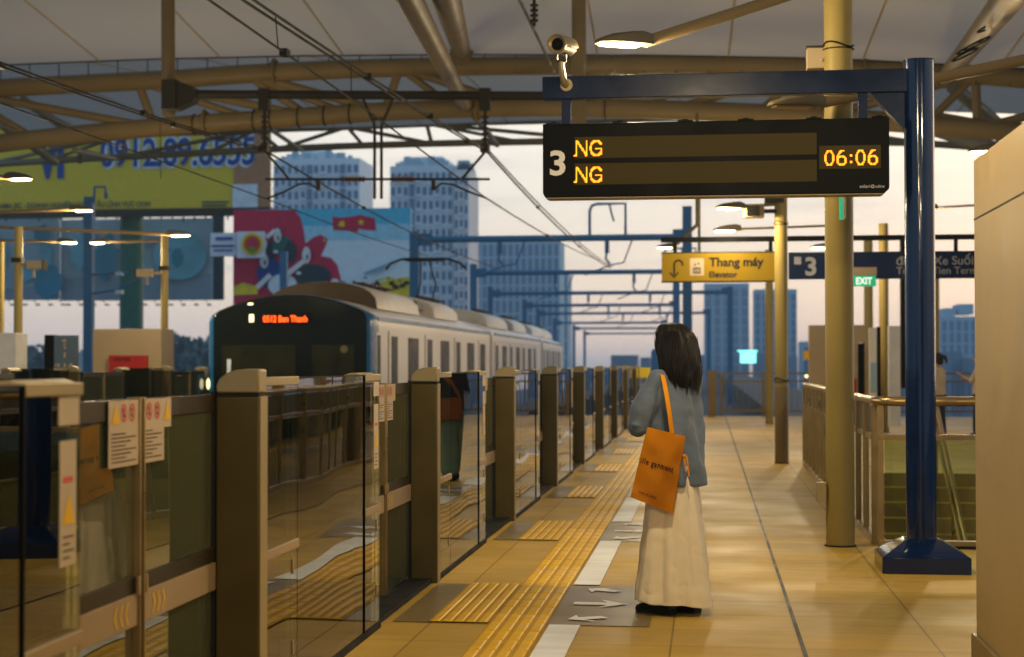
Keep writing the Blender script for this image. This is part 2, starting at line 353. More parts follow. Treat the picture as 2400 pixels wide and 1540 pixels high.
# ================================================================ ground and platforms
PITCH=4.45; P1=6.53
PILLARS=[P1+PITCH*k for k in range(-1,9)]
PEND=47.9
mb=MB()                                    # platform slab with the stair opening left free (x 1.36..4.2, y 13.75..23)
for (x0,x1,y0,y1) in ((-1.9,1.36,-8,PEND),(1.36,4.2,-8,13.75),(1.36,4.2,23,PEND),(4.2,7.2,-8,PEND)): mb.add([(x0,y0,0),(x1,y0,0),(x1,y1,0),(x0,y1,0)],[(0,1,2,3)])
mb.build('platform_floor','floor',kind='structure',smooth=False)
mb=MB(); mb.add([(-1.9,-8,0),(-1.9,PEND,0),(-1.9,PEND,-1.3),(-1.9,-8,-1.3)],[(0,1,2,3)]); mb.add([(-1.9,PEND,0),(7.2,PEND,0),(7.2,PEND,-1.3),(-1.9,PEND,-1.3)],[(0,1,2,3)])
mb.build('platform_edge_wall','concrete',kind='structure',smooth=False)
MB().add([(-9.2,8,0),(-9.2,PEND,0),(-14.5,PEND,0),(-14.5,8,0)],[(0,1,2,3)]).add([(-9.2,8,0),(-9.2,PEND,0),(-9.2,PEND,-1.3),(-9.2,8,-1.3)],[(0,1,2,3)]).build('platform_floor_opposite','floor',kind='structure',smooth=False)
mb=MB(); mb.add([(-16,-10,-1.15),(9,-10,-1.15),(9,900,-1.15),(-16,900,-1.15)],[(0,1,2,3)]); mb.box((-16,-10,-2.6),(9,900,-1.16))
mb.build('viaduct_deck','concrete',kind='structure',smooth=False)
MB().add([(-1500,-200,-12),(1500,-200,-12),(1500,1000,-12),(-1500,1000,-12)],[(0,1,2,3)]).build('city_ground','city',kind='structure',smooth=False)
for k,(xc,l) in enumerate(((-3.75,'running rail of the near track'),(-7.33,'running rail of the far track under the train'))):
    for s in(-1,1):
        x=xc+s*.72
        MB().box((x-.07,-8,-1.15),(x+.07,400,-1.13)).box((x-.012,-8,-1.13),(x+.012,400,-1.02)).box((x-.035,-8,-1.02),(x+.035,400,-.98)).build('rail','rail',label=l+(', platform side' if s>0 else ', far side'),cat='rail',group='rails of the tracks')
# strip layouts on the platform floor (thin sheets laid 4 mm apart)
for k,Y in enumerate(PILLARS):
    y0,y1=Y-1.68,Y-.02
    MB().add([(-1.64,y0,.004),(-.30,y0,.004),(-.30,y1,.004),(-1.64,y1,.004)],[(0,1,2,3)]).build('paving_band','floorg',kind='structure',smooth=False)
mb=MB(); mb.add([(-1.13,-8,.008),(-.83,-8,.008),(-.83,PEND-.3,.008),(-1.13,PEND-.3,.008)],[(0,1,2,3)])
def bar(x,y0,y1,w=.026): 
    h=.008; mb.add([(x-w,y0,h),(x+w,y0,h),(x+w,y1,h),(x-w,y1,h),(x-w+.006,y0+.01,h+.006),(x+w-.006,y0+.01,h+.006),(x+w-.006,y1-.01,h+.006),(x-w+.006,y1-.01,h+.006)],[(4,5,6,7),(0,1,5,4),(1,2,6,5),(2,3,7,6),(3,0,4,7)],1)
y=3.0
while y<PEND-.6:
    for i in range(4): bar(-1.13+.0375+i*.075,y+.012,y+.288)
    y+=.3
for Y in PILLARS:
    y0,y1=Y-1.68,Y-.02
    mb.add([(-1.45,y0,.008),(-1.134,y0,.008),(-1.134,y1,.008),(-1.45,y1,.008)],[(0,1,2,3)])
    for i in range(5): bar(-1.45+.034+i*.062,y0+.01,y1-.01,.021)
mb.build('tactile_paving',['tactd','tact'],kind='structure',smooth=False)
for k,Y in enumerate(PILLARS[:-1]):
    MB().add([(-.815,Y+.0,.008),(-.655,Y,.008),(-.655,Y+PITCH-1.70,.008),(-.815,Y+PITCH-1.70,.008)],[(0,1,2,3)]).build('platform_marking','line',kind='structure',smooth=False)
def arrow(x,y,ang,L,wd):
    c,s=math.cos(ang),math.sin(ang); P=[(-L/2,-wd*.16),(L*.12,-wd*.16),(-L*.02,-wd/2),(L/2,0),(-L*.02,wd/2),(L*.12,wd*.16),(-L/2,wd*.16)]
    return [(x+c*a-s*b,y+s*a+c*b,.009) for a,b in P]
for k,Y in enumerate(PILLARS):
    a=MB(); 
    for pts in (arrow(-.60,Y-.86,0,.30,.34),arrow(-.62,Y-.25,R(150),.22,.26),arrow(-.64,Y-1.45,R(210),.22,.26)): a.poly(pts)
    a.build('floor_arrow_marking','line',kind='structure',smooth=False)
MB().add([(.435,-8,.004),(.455,-8,.004),(.455,PEND,.004),(.435,PEND,.004)],[(0,1,2,3)]).build('floor_expansion_joint','iron',kind='structure',smooth=False)
MB().add([(-1.6,PEND-1.3,.004),(6,PEND-1.3,.004),(6,PEND-.9,.004),(-1.6,PEND-.9,.004)],[(0,1,2,3)]).build('tactile_cross_strip','tact',kind='structure',smooth=False)
# stairs sinking towards the camera inside the opening
mb=MB()
for i in range(26):
    y=23-.29*i; z=-.165*(i+1); mb.box((1.5,y-.29,z-.3),(4.1,y,z)); mb.box((1.5,y-.025,z+.001),(4.1,y+.002,z+.164),1)
mb.build('stair_flight',['floor','floorg'],label='tan staircase sinking below the platform inside the glass balustrade',cat='stairs',smooth=False,loc=(2.8,18,0))
mb=MB(); mb.box((1.32,13.7,-4),(1.36,23,-.003)); mb.box((4.2,13.7,-4),(4.24,23,-.003)); mb.box((1.36,13.66,-4),(4.2,13.7,-.003)); mb.build('stairwell_lining','cream',kind='structure',smooth=False)

# ================================================================ platform gates
def tri_sticker(mb,x,y0,y1,z0,z1,m):       # standing triangle on a plane x = const
    mb.poly([(x,y0,z0),(x,y1,z0),(x,(y0+y1)/2,z1)],m)
def ringpts(x,yc,zc,r0,r1,mb,m,n=16,sy=1):
    for i in range(n):
        a,b=2*math.pi*i/n,2*math.pi*(i+1)/n
        mb.poly([(x,yc+r0*math.cos(a)*sy,zc+r0*math.sin(a)),(x,yc+r1*math.cos(a)*sy,zc+r1*math.sin(a)),(x,yc+r1*math.cos(b)*sy,zc+r1*math.sin(b)),(x,yc+r0*math.cos(b)*sy,zc+r0*math.sin(b))],m)
def chev(mb,x,yc,zc,d,m):                   # three bent strokes opening away from the door gap
    for k in range(3):
        y=yc+d*k*.055; h=.034; w=.013
        P=[(y,zc-h),(y+d*.022,zc),(y,zc+h)]
        for (a,b),(c,e) in zip(P,P[1:]): mb.poly([(x,a-w/2,b),(x,a+w/2,b),(x,c+w/2,e),(x,c-w/2,e)],m)
def make_gate():
    o=Vector((-1.66,P1,0)); g=thing('platform_gate','',"platform gate",o,'glass platform gate modules along the tracks')
    def B(a,b): return (o+Vector(a),o+Vector(b))
    def part(name,boxes,mt,par=g,bev=.003):
        mb=MB(); [mb.box(*B(a,b)) for a,b in boxes]; return mb.build(name,mt,par,bevel=bev)
    pl=part('pillar',[((-.165,0,0),(0,.12,1.232))],'gated',bev=.006)
    part('pillar_lit_side',[((.001,.01,0),(.004,.118,1.232))],'gatep',pl,0)  # paler sheet puts the lit platform side of the pillar into colour
    part('pillar_seal',[((-.182,-.012,0),(-.166,.012,1.25))],'rubber',pl,0)
    part('pillar_seal',[((-.164,-.001,1.233),(-.001,.119,1.243))],'rubber',pl,0)
    prof=[(0,1.244),(-.165,1.244),(-.165,1.270),(-.155,1.296),(-.13,1.317),(-.095,1.330),(-.05,1.335),(0,1.334)]
    MB().prism([o+Vector((x,.0,z)) for x,z in prof],(0,.12,0)).build('pillar_cap','gatep',pl,bevel=.008)
    for i,(y0,y1) in enumerate(((.123,.70),(.708,2.15),(2.158,2.57))):
        pn=part('glass_pane',[((-.026,y0,.03),(-.016,y1,1.293 if i==1 else 1.268))],'glass',bev=0)
        if i!=1:
            part('top_strip',[((-.034,y0,1.269),(-.008,y1,1.303))],'gatep',pn)
            part('pane_rail',[((-.034,y0,.60),(-.006,y1,.638))],'kick',pn)
            for zc in (.50,.17): part('pane_clamp',[((-.034,y1-.09,zc),(-.01,y1-.075,zc+.06))],'gatep',pn)
        else: part('top_strip',[((-.027,y0,1.294),(-.013,y1,1.300))],'black',pn,0)
    part('pane_joint',[((-.028,2.150,.03),(-.010,2.158,1.30))],'black',bev=0)
    part('base_seal',[((-.035,.12,.0),(-.007,2.57,.03))],'rubber',bev=0)
    prof=[(-.045,1.262),(-.15,1.262),(-.15,1.275),(-.135,1.295),(-.10,1.309),(-.07,1.311),(-.045,1.305)]
    MB().prism([o+Vector((x,2.2,z)) for x,z in prof],(0,.4,0)).build('leaf_pocket_cap','gatep',g,bevel=.006)
    MB().box(*B((-.12,2.50,.0),(-.04,2.56,1.268))).build('pocket_post','gatep',g,bevel=.003)
    # notices on the last pane
    mb=MB(); x=.0-.0155
    for (y0,y1,z0,z1) in ((2.40,2.55,1.19,1.265),(2.41,2.53,.82,1.15)): mb.box(*B((x,y0,z0),(x+.002,y1,z1)))
    x+=.0035
    for k in range(4): mb.box(*B((x-.001,2.43,.84+k*.018),(x,2.43+.05+.03*((k*7)%2),.844+k*.018)),m=2)
    mb.box(*B((x-.001,2.43,1.04),(x,2.50,1.055)),m=3)
    v=[tuple(o+Vector(q)) for q in ((x,2.425,.93),(x,2.515,.93),(x,2.47,1.01))]; mb.poly(v,1)
    mb.build('pane_notice',['paper','yel','ink','redink'],g,smooth=False,fix=False)
    # sliding leaves
    for s,(y0,y1) in ((-1,(2.575,3.515)),(1,(3.545,4.435))):
        lf=part('door_leaf',[((-.186,y0,.04),(-.176,y1,.511))],'leafglass',bev=0); part('pocket_panel',[((-.215,(y1-.42) if s>0 else y0,.04),(-.205,y1 if s>0 else y0+.34,.52))],'gated')
        part('leaf_kick_plate',[((-.197,y0,.511),(-.160,y1,.613))],'kick',lf,.002)
        [part('leaf_frame',[((-.193,y0,za),(-.167,y1,zb2))],'framed',lf,.002) for za,zb2 in ((.613,.668),(1.175,1.24))]
        part('leaf_glass',[((-.184,y0,.669),(-.174,y1,1.174))],'leafglass',lf,0)
        mb=MB(); ym=3.515-.012 if s<0 else 3.545+.012
        c=MB(); chev(c,o.x-.158,o.y+ym+s*.10,o.z+.562,s,0); c.build('chevron_mark','yel',lf,smooth=False,fix=False)
        n=MB(); X=-.160
        ya,yb=(ym-.29,ym) if s<0 else (ym,ym+.22)
        n.box(*B((X,ya,1.03),(X+.002,yb,1.238)))
        if s>0: n.box(*B((X,ym+.22,1.14),(X+.002,ym+.30,1.238)))
        X2=o.x+X+.0035
        yt=(ya+.02,ya+.10) if s<0 else (ym+.215,ym+.29)
        n.poly([(X2,o.y+yt[0],1.165),(X2,o.y+yt[1],1.165),(X2,o.y+(yt[0]+yt[1])/2,1.228)],1)
        for q in range(2):
            yc=(ym-.15+q*.08) if s<0 else (ym+.055+q*.085); ringpts(X2,o.y+yc,1.198,.022,.029,n,3)
            n.poly([(X2,o.y+yc-.02,1.213),(X2,o.y+yc-.015,1.218),(X2,o.y+yc+.02,1.183),(X2,o.y+yc+.015,1.178)],3)
            n.box(*B((X+.003,yc-.006,1.185),(X+.0034,yc+.006,1.212)),m=2)
        for q in range(8): n.box(*B((X+.003,ya+.02,1.045+q*.0125),(X+.0034,yb-.03-.05*((q*5)%3),1.0485+q*.0125)),m=2)
        n.build('door_notice',['paper','yel','ink','redink'],lf,smooth=False,fix=False)
        part('leaf_edge_post',[((-.20,ym-s*.012-(.010 if s<0 else 0),.04),(-.15,ym-s*.012+(0 if s<0 else .010),1.245))],'steel',lf,.002)
        part('leaf_handle',[((-.156,ym+s*.012-.008,.61),(-.146,ym+s*.012+.008,.67))],'gatep',lf,.003)
    part('door_gap_seal',[((-.19,3.519,.04),(-.155,3.541,1.24))],'rubber',bev=0)
    part('threshold',[((-.24,2.57,.005),(-.03,4.44,.03))],'rubber',bev=0)
    return g
gate=make_gate()
ords=['closest to the wooden-toned floor corner','second','third','fourth','fifth','sixth','seventh','eighth','ninth','tenth']
gate['label']='glass platform gate whose pillar rises just before the train front'
names={-1:'glass platform gate cut off at the lower left corner of the photo',1:'second full pillar along the gate row, notices at its door edge',2:'third pillar along the gate row, gate showing teal reflections',
 3:'fourth pillar along the gate row of the near platform',4:'fifth pillar along the gate row of the near platform',5:'sixth pillar along the gate row, beside the tote bag woman',6:'seventh pillar along the near gate row',7:'eighth pillar along the near gate row, close to its end',8:'last small pillar where the near gate row ends'}
for k in (-1,1,2,3,4,5,6,7,8): dup(gate,(-1.66,P1+PITCH*k,0),names[k])
for k,(y,l) in enumerate(((20.2,'gate on the opposite platform at the far left of the photo'),(24.65,'gate on the opposite platform below the dark blue map board'),(29.1,'gate on the opposite platform in front of the red cabinet'),(33.55,'gate on the opposite platform left of the train face'))):
    dup(gate,(-9.05,y,0),l,rz=math.pi)
# yellow notice board where the gate row ends
b=thing('notice_board','small yellow notice board above the far end of the gate row','notice board',(-1.45,45,0))
MB().box((-1.75,45,1.02),(-1.42,45.04,1.28)).build('board_panel','byel',b); MB().box((-1.60,45.04,0),(-1.56,45.07,1.2)).build('board_post','tube',b)
b=copy_tree(b); b.location=(-1.95,45.6,0); b['label']='pale yellow notice board, just left of the other small board'

# ================================================================ columns and lamps
def column(name,label,x,y,h,r,z0=0,mt='col',bands=(),group='olive platform columns'):
    t=thing(name,label,'column',(x,y,z0),group); MB().cyl((x,y,z0),(x,y,h),r,n=28).build('shaft',mt,t)
    MB().cyl((x,y,z0),(x,y,z0+.012),r+.012,n=28).build('base_collar','iron',t)
    for z in bands:
        c=MB(); c.tube([(x+(r+.006)*math.cos(a),y+(r+.006)*math.sin(a),z+.02*math.sin(a*2)) for a in [i*math.pi/10 for i in range(21)]],.006,6); c.tube([(x+(r+.008)*math.cos(a),y+(r+.008)*math.sin(a),z-.03) for a in [i*math.pi/10 for i in range(21)]],.005,6); c.build('cable_strap','black',t)
    return t
colA=column('column','tall olive column beside the LED sign, in front of the balustrade',.973,13.67,8.5,.105,bands=(3.74,))
MB().box((.80,13.60,.33),(.868,13.70,.475)).box((.797,13.62,.345),(.80,13.68,.46)).build('socket_box','gatep',colA,bevel=.004)
a=W(1890,115,13.72); b_=W(1938,162,13.72); MB().box((a.x,13.66,b_.z),(b_.x,13.8,a.z)).cyl((b_.x-.04,13.645,b_.z+.06),(b_.x-.04,13.66,b_.z+.06),.012).build('junction_box','cream',colA,bevel=.006)
MB().box(W(1890,110,13.64),W(1946,112,13.76)).build('box_bracket','iron',colA)
colB=column('column','olive column behind the woman, wrapped grey near its foot',.998,24.98,3.95,.088,bands=(3.3,1.15))
MB().cyl((.998,24.98,0),(.998,24.98,1.05),.093,n=24).build('lower_wrap','tube',colB)
column('column','slim cream column just left of the grey-footed one',1.40,41.9,4.0,.09)
column('column','cream column right of the white doorway wall',W(2038,855,41).x,41.2,4.2,.10)
column('column','cream column left of the navy post, by the poster stand',W(2072,855,37).x,37,4.2,.095)
column('column','cream column behind the woman with the ponytail',W(2194,855,42).x,42,3.9,.08)
MB().box(W(2111,560,36),W(2125,910,36.2)).build('slim_post','black',label='slim black post just left of the navy sign pole',cat='post')
# opposite platform
cL1=column('column','lit olive column right of the cream cabinet wall',W(385,870,32.6).x,32.6,W(385,548,32.6).z,.07)
cL2=column('column','lit olive column at the left edge with a camera on its right',W(42,870,29.6).x,29.6,W(42,532,29.6).z,.075)
cL3=column('column','half-hidden olive column at the left picture border',W(3,870,33).x,33,W(3,565,33).z,.05)
for c,px,y,Y,s in ((cL1,385,640,32.6,-1),(cL2,42,622,29.6,1)):
    p=W(px,y,Y); mb=MB(); mb.cyl(p,p+Vector((s*.22,-.05,0)),.025); mb.box(p+Vector((s*.22,-.15,-.07)),p+Vector((s*.50,.02,.07))); mb.box(p+Vector((s*.50,-.17,-.09)),p+Vector((s*.52,.04,.09)),1)
    mb.box(p+Vector((-.09,-.09,.05)),p+Vector((.09,.09,.13)),1); mb.box(p+Vector((s*.3,-.08,-.22)),p+Vector((s*.33,-.05,-.07)))
    mb.build('mounted_camera',['cammetal','iron'],c)
def lamp_shape(root,tip,head_dir,L=.40,lit=True):
    """flat street-type lamp head; tip = end of the arm, head_dir = horizontal unit vector along which the head reaches"""
    d=Vector(head_dir).normalized(); s=ZV.cross(d); t=Vector(tip)
    def P(a,b,c): return t+d*a+s*b+ZV*c
    mb=MB()
    sec=[(0,.05,.035,.028),(.07,.075,.05,.035),(.16,.085,.045,.04),(L*.75,.085,.02,.04),(L,.06,-.018,.03)]
    rings=[[P(a,-w,-.045),P(a,-w,top-.02),P(a,-w*.5,top),P(a,w*.5,top),P(a,w,top-.02),P(a,w,-.045)] for a,w,top,_ in sec]
    mb.loft(rings); mb.build('lamp_housing','lampb',root,bevel=.005)
    MB().add([P(.10,-.07,-.047),P(L-.02,-.058,-.047),P(L-.02,.058,-.047),P(.10,.07,-.047),P(.11,-.06,-.060),P(L-.04,-.048,-.060),P(L-.04,.048,-.060),P(.11,.06,-.060)],[(0,1,2,3),(7,6,5,4),(0,4,5,1),(1,5,6,2),(2,6,7,3),(3,7,4,0)]).build('lamp_panel','glow' if lit else 'cammetal',root)
    return P(L*.55,0,-.17)
NL=[0]
def lamp_light(p,power,size=.3):
    l=bpy.data.lights.new('lamp_light','POINT'); l.shadow_soft_size=.09; l.energy=power; l.color=LAMP_COL
    o=bpy.data.objects.new('lamp_light',l); C.objects.link(o); o.location=p; NL[0]+=1
def arm_lamp(label,p_out,p_in,rad=.035,power=60,L=.40,group='lit arm lamps over the platforms',lit=True,both=None,tilt=1):
    p_out=Vector(p_out);p_in=Vector(p_in)
    t=thing('platform_lamp',label,'lamp',p_in,group); MB().cyl(p_in,p_out,rad,n=14).build('arm','tube',t)
    d=(p_out-p_in); d.z=0
    q=lamp_shape(t,p_out+d.normalized()*(-.05)+ZV*.02,d,L,lit)
    if lit: lamp_light(q,power)
    return t
PW=165
arm_lamp('large lit lamp on a long slanting arm above the blue beam',W(1512,98,12.9),W(1975,-52,13.6),.042,PW*1.3,L=.42)
arm_lamp('lamp seen from below on the arm crossing behind the navy post',W(1915,243,13.4),W(2640,90,14.3),.042,0,L=.42,lit=False)
arm_lamp('upper lit lamp above the square loudspeaker left of the olive column',W(1735,485,24.6),W(1833,478,25),.022,PW,L=.42)
arm_lamp('lower lit lamp on a thin arm, above the yellow elevator sign',W(1728,537,26.5),W(1995,527,26.9),.018,PW*.22,L=.40)
arm_lamp('lamp right of the navy pole on a thin arm toward the wall',W(2190,487,31),W(2400,474,31),.02,PW*.6,L=.3)
sp=thing('loudspeaker','square box loudspeaker bracketed to the left of the olive column','speaker',W(1765,497,24.8)); a=W(1742,478,24.6)
MB().box(W(1743,478,24.6),W(1790,512,24.9)).build('speaker_body','tube',sp,bevel=.01); MB().box(W(1750,483,24.58),W(1780,507,24.6)).build('speaker_grille','black',sp)
MB().cyl(W(1788,495,24.9),W(1822,495,24.95),.03).build('speaker_bracket','iron',sp); MB().box(W(1793,460,24.8),W(1835,478,25.1)).build('speaker_clamp','iron',sp)
# lamps of the opposite platform
arm_lamp('bright lamp at the end of the long arm right of the lit column',W(398,549,29.5),W(-60,530,29.9),.03,PW,L=.42)
arm_lamp('lamp facing right on the lower arm, left one of the close pair',W(142,566,32.6),W(-60,562,32.6),.025,PW,L=.36)
arm_lamp('lamp facing left on the lower arm, right one of the close pair',W(248,566,32.6),W(385,565,32.6),.025,PW,L=.36)
arm_lamp('lamp on an arm crossing the yellow billboard lower edge',W(172,490,26.6),W(-80,500,26.6),.028,PW,L=.36)
arm_lamp('lit lamp at the left picture border in front of the yellow billboard',W(22,416,21.7),W(-160,405,21.9),.03,PW,L=.36)
# the same lamps continue outside the picture, over and behind the viewer
for (x,y,l) in ((-.6,2.0,'lamp over the near platform above the viewer'),(-.6,-4.5,'lamp over the near platform behind the viewer'),(2.2,-1.5,'lamp over the platform right of the viewer'),(2.9,7.4,'lamp over the platform behind the cream wall'),(2.4,36,'lamp over the far end of the near platform'),(3.2,20,'lamp over the stair opening'),(-.6,35.5,'lamp over the gate row far along the platform'),(-.6,44,'lamp over the last gate'),(.2,7.8,'lamp over the platform just above the picture')):
    t=thing('platform_lamp',l,'lamp',(x,y,4.1),'lit arm lamps over the platforms'); MB().cyl((x+.4,y,4.1),(x+.4,y,6.3),.035).cyl((x+.4,y,4.1),(x,y,3.72),.035).build('arm','tube',t); lamp_light(lamp_shape(t,(x,y,3.7),(-1,0,0)),PW*1.25)

# ================================================================ LED sign gantry
PYC=12.18
g=thing('sign_gantry','navy steel post and arm carrying the LED departure board','sign support',(1.39,PYC,0))
mb=MB(); x0,x1=1.112,1.671; yb0,yb1=11.9,12.46
mb.box((x0,yb0,0),(x1,yb1,.105)); ins=.16
mb.add([(x0,yb0,.105),(x1,yb0,.105),(x1,yb1,.105),(x0,yb1,.105),(x0+ins,yb0+ins,.205),(x1-ins,yb0+ins,.205),(x1-ins,yb1-ins,.205),(x0+ins,yb1-ins,.205)],[(4,5,6,7),(0,1,5,4),(1,2,6,5),(2,3,7,6),(3,0,4,7)])
mb.build('base_cover','navyg',g,bevel=.004)
zt=W(2155,143,PYC).z
MB().cyl((1.39,PYC,.2),(1.39,PYC,zt),.098,n=40).build('post','navyg',g)
MB().cyl((1.39,PYC,zt),(1.39,PYC,zt+.006),.102,n=40).build('post_cap','navy',g)
YB=12.13                                   # beam front face
bl=W(1271,180,YB); br=W(2130,156,YB); bb=W(1271,233,YB)
MB().box((bl.x,YB,bb.z),(1.31,YB+.10,bl.z)).build('beam','navy',g,bevel=.005)
c0=W(2040,214,YB);c1=W(2125,302,YB)
MB().prism([(c0.x,YB+.03,bb.z),(1.315,YB+.03,bb.z),(1.315,YB+.03,c1.z-.02),(c1.x,YB+.03,c1.z)],(0,.035,0)).build('gusset','navy',g,bevel=.002)
MB().prism([(c0.x-.003,YB,bb.z-.001),(c0.x+.01,YB,bb.z-.001),(1.312,YB,c1.z-.012),(1.312,YB,c1.z-.03)],(0,.10,0)).build('gusset_flange','navy',g)
for px in (1327,2022): 
    q=W(px,235,YB+.03); MB().box((q.x-.030,YB+.02,W(px,300,YB).z),(q.x+.030,YB+.08,bb.z)).build('hanger','navy',g,bevel=.003)
# departure board
YD=12.02
A=W(1272,293,YD); Bq=W(2085,452,YD); Bt=W(2085,273,YD)
zt_,zb_=(A.z+Bt.z)/2,(W(1275,463,YD).z+Bq.z)/2
d=thing('departure_board','black LED departure board showing platform 3 and 06:06','departure board',((A.x+Bq.x)/2,YD+.1,zt_))
X0,X1=A.x,Bq.x
case=MB(); ch=.03
case.prism([(X0,YD,zt_),(X0,YD,zb_+ch),(X0+ch*.5,YD,zb_),(X1-ch,YD,zb_),(X1,YD,zb_+ch),(X1,YD,zt_)],(0,.22,0)); case.build('case','black',d,bevel=.006)
MB().box((X0+.03,YD+.01,zb_-.006),(X1-.04,YD+.2,zb_-.001)).build('lower_trim','gatep',d)
def BX(px,py,Y=YD): q=W(px,py,Y); return q.x,q.z
def zrow(py,px=1650): return W(px,py,YD).z
xa,_=BX(1347,330); xb_,_=BX(1914,310)
zr=[W(1347,323,YD).z,W(1347,373,YD).z,W(1347,385,YD).z,W(1347,435,YD).z]
zr=[zt_-(W(1347,291,YD).z-z) for z in zr]
for a_,b2 in ((zr[0],zr[1]),(zr[2],zr[3])):
    MB().box((xa,YD-.004,b2),(xb_,YD+.002,a_)).build('led_panel','ledoff',d,smooth=False)
MB().box((xa-.004,YD-.006,zr[2]),(xb_+.004,YD-.001,zr[1])).build('panel_divider','black',d,smooth=False)
cx0,_=BX(1920,345); cx1,_=BX(2064,340); cz1=zt_-(W(1920,278,YD).z-W(1920,342,YD).z); cz0=zt_-(W(1920,278,YD).z-W(1920,396,YD).z)
clk=MB().box((cx0,YD-.004,cz0),(cx1,YD+.002,cz1)).build('clock_panel','ledoff',d,smooth=False)
def seg_d(p,a,b):
    ax,ay=a;bx,by=b;px,py=p;dx,dy=bx-ax,by-ay;L2=dx*dx+dy*dy or 1e-9;t=max(0,min(1,((px-ax)*dx+(py-ay)*dy)/L2));return math.hypot(px-ax-t*dx,py-ay-t*dy)
def arc(cx,cy,rx,ry,a0,a1,n=12): return [(cx+rx*math.cos(R(a0+(a1-a0)*i/n)),cy+ry*math.sin(R(a0+(a1-a0)*i/n))) for i in range(n+1)]
GL={'N':(10,[[(0,0),(0,13)],[(0.5,13),(9,0)],[(9,0),(9,13)],[(-1.5,.3),(0,.3)]]),
    'G':(11,[arc(5.5,6.5,5,6.5,35,325),[(5.8,6),(10,6)],[(10,6),(10,1.5)]]),
    '0':(9,[arc(4,6.5,3.6,6.5,0,360,20)]),'6':(9,[arc(4,4,3.7,4,0,360,18),arc(5.6,4.5,5.4,8.6,180,90)]),':':(4,[[(1.5,2.6),(1.5,3)],[(1.5,8.6),(1.5,9)]])}
def leds(s,x,z,h,mt,par,name,slant=0):
    p=h/14; mb=MB(); cx=0
    for chh in s:
        w,st=GL[chh]
        for i in range(-2,w+2):
            for j in range(-1,15):
                if any(seg_d((i,j),a,b)<.86 for ln in st for a,b in zip(ln,ln[1:])):
                    X=x+(cx+i)*p; Zz=z+j*p; q=p*.44; mb.add([(X-q,YD-.008,Zz-q),(X+q,YD-.008,Zz-q),(X+q,YD-.008,Zz+q),(X-q,YD-.008,Zz+q)],[(0,1,2,3)])
        cx+=w+2
    return mb.build(name,mt,par,smooth=False,fix=False)
h=(zr[0]-zr[1])*.74
leds('NG',xa+.012,zr[1]+(zr[0]-zr[1])*.12,h,'led',d,'led_lettering'); leds('NG',xa+.012,zr[3]+(zr[0]-zr[1])*.12,h,'led',d,'led_lettering')
leds('06:06',cx0+.036,cz0+(cz1-cz0)*.16,(cz1-cz0)*.66,'led',d,'clock_digits')
q0=zt_-(W(1290,292,YD).z-W(1290,411,YD).z)
text_mb('3',(BX(1289,411)[0],YD-.002,q0),XV,ZV,h=.165,w=.105,bold=.025).build('platform_number','white2',d,smooth=False,fix=False)
zz=zb_+.035; lx=BX(2015,437)[0]
mbt=text_mb('solari',(lx,YD-.002,zz),XV,ZV,w=.066); text_mb('udine',(lx+.100,YD-.002,zz),XV,ZV,w=.058,mb=mbt)
for k in range(4):
    a=k*math.pi/2; cx_,cz_=lx+.083,zz+.009
    mbt.poly([(cx_+.006*math.cos(a),YD-.002,cz_+.006*math.sin(a)),(cx_+.013*math.cos(a),YD-.002,cz_+.013*math.sin(a)),(cx_+.013*math.cos(a+1.2),YD-.002,cz_+.013*math.sin(a+1.2)),(cx_+.006*math.cos(a+1.0),YD-.002,cz_+.006*math.sin(a+1.0))])
mbt.build('maker_mark','white',d,smooth=False,fix=False)
for px in (1296,1452,1606,1748,1908,2062):
    q=W(px,290,YD); MB().box((q.x-.05,YD+.02,zt_),(q.x+.05,YD+.14,zt_+.012)).box((q.x-.02,YD+.03,zt_+.012),(q.x+.02,YD+.12,zt_+.02)).build('mounting_clip','navy' if px<1300 else 'black',d)
# CCTV on the beam end
cm=thing('security_camera','beige bullet security camera on the left end of the navy beam','security camera',W(1325,205,YB-.02))
p0=W(1328,200,YB); fl=MB(); fl.cyl(p0+Vector((0,-.022,0)),p0,.042,n=24)
for k in range(3): a=k*2.1+.5; fl.cyl(p0+Vector((.03*math.cos(a),-.028,.03*math.sin(a))),p0+Vector((.03*math.cos(a),-.02,.03*math.sin(a))),.006)
fl.build('wall_flange','cammetal',cm)
p1=W(1316,150,YB-.10); MB().tube([p0+Vector((-.005,-.02,0)),p0+Vector((-.012,-.06,.012)),p0+Vector((-.02,-.09,.05)),p1+Vector((0,0,-.02)),p1+Vector((0,0,.015))],[.024,.024,.022,.019,.019],12).build('swan_neck','cammetal',cm)
br_=MB(); br_.box(p1+Vector((-.03,-.02,.015)),p1+Vector((.03,.02,.024))); 
for s in(-1,1): br_.box(p1+Vector((s*.03-.004,-.018,.015)),p1+Vector((s*.03+.004,.018,.07)))
br_.tube([p1+Vector((.034,.0,.02)),p1+Vector((.048,-.01,.05)),p1+Vector((.03,0,.08))],.005,6); br_.box(p1+Vector((-.03,-.02,.066)),p1+Vector((.03,.02,.072))); br_.build('pan_bracket','iron',cm)
c=p1+Vector((0,0,.125)); dr=Vector((-.30,-1,-.05)).normalized(); sd=dr.cross(ZV).normalized(); upv=sd.cross(dr)
f=c+dr*.07; MB().cyl(c-dr*.13,f,.062,n=28).build('barrel','cammetal',cm,bevel=.004)
rg=MB(); n=28; rg.loft([[f+dr*k+(sd*math.cos(t)+upv*math.sin(t))*r_ for t in [2*math.pi*i/n for i in range(n)]] for k,r_ in ((0,.066),(.016,.066),(.018,.060),(.004,.040))],cap=False); rg.build('front_ring','cammetal',cm)
MB().cyl(f-dr*.002,f+dr*.006,.042,n=24).build('lens_plate','black',cm); MB().ball(f+dr*.002,.022,n=16).build('lens','tglass',cm)
hd=MB(); rs=[]
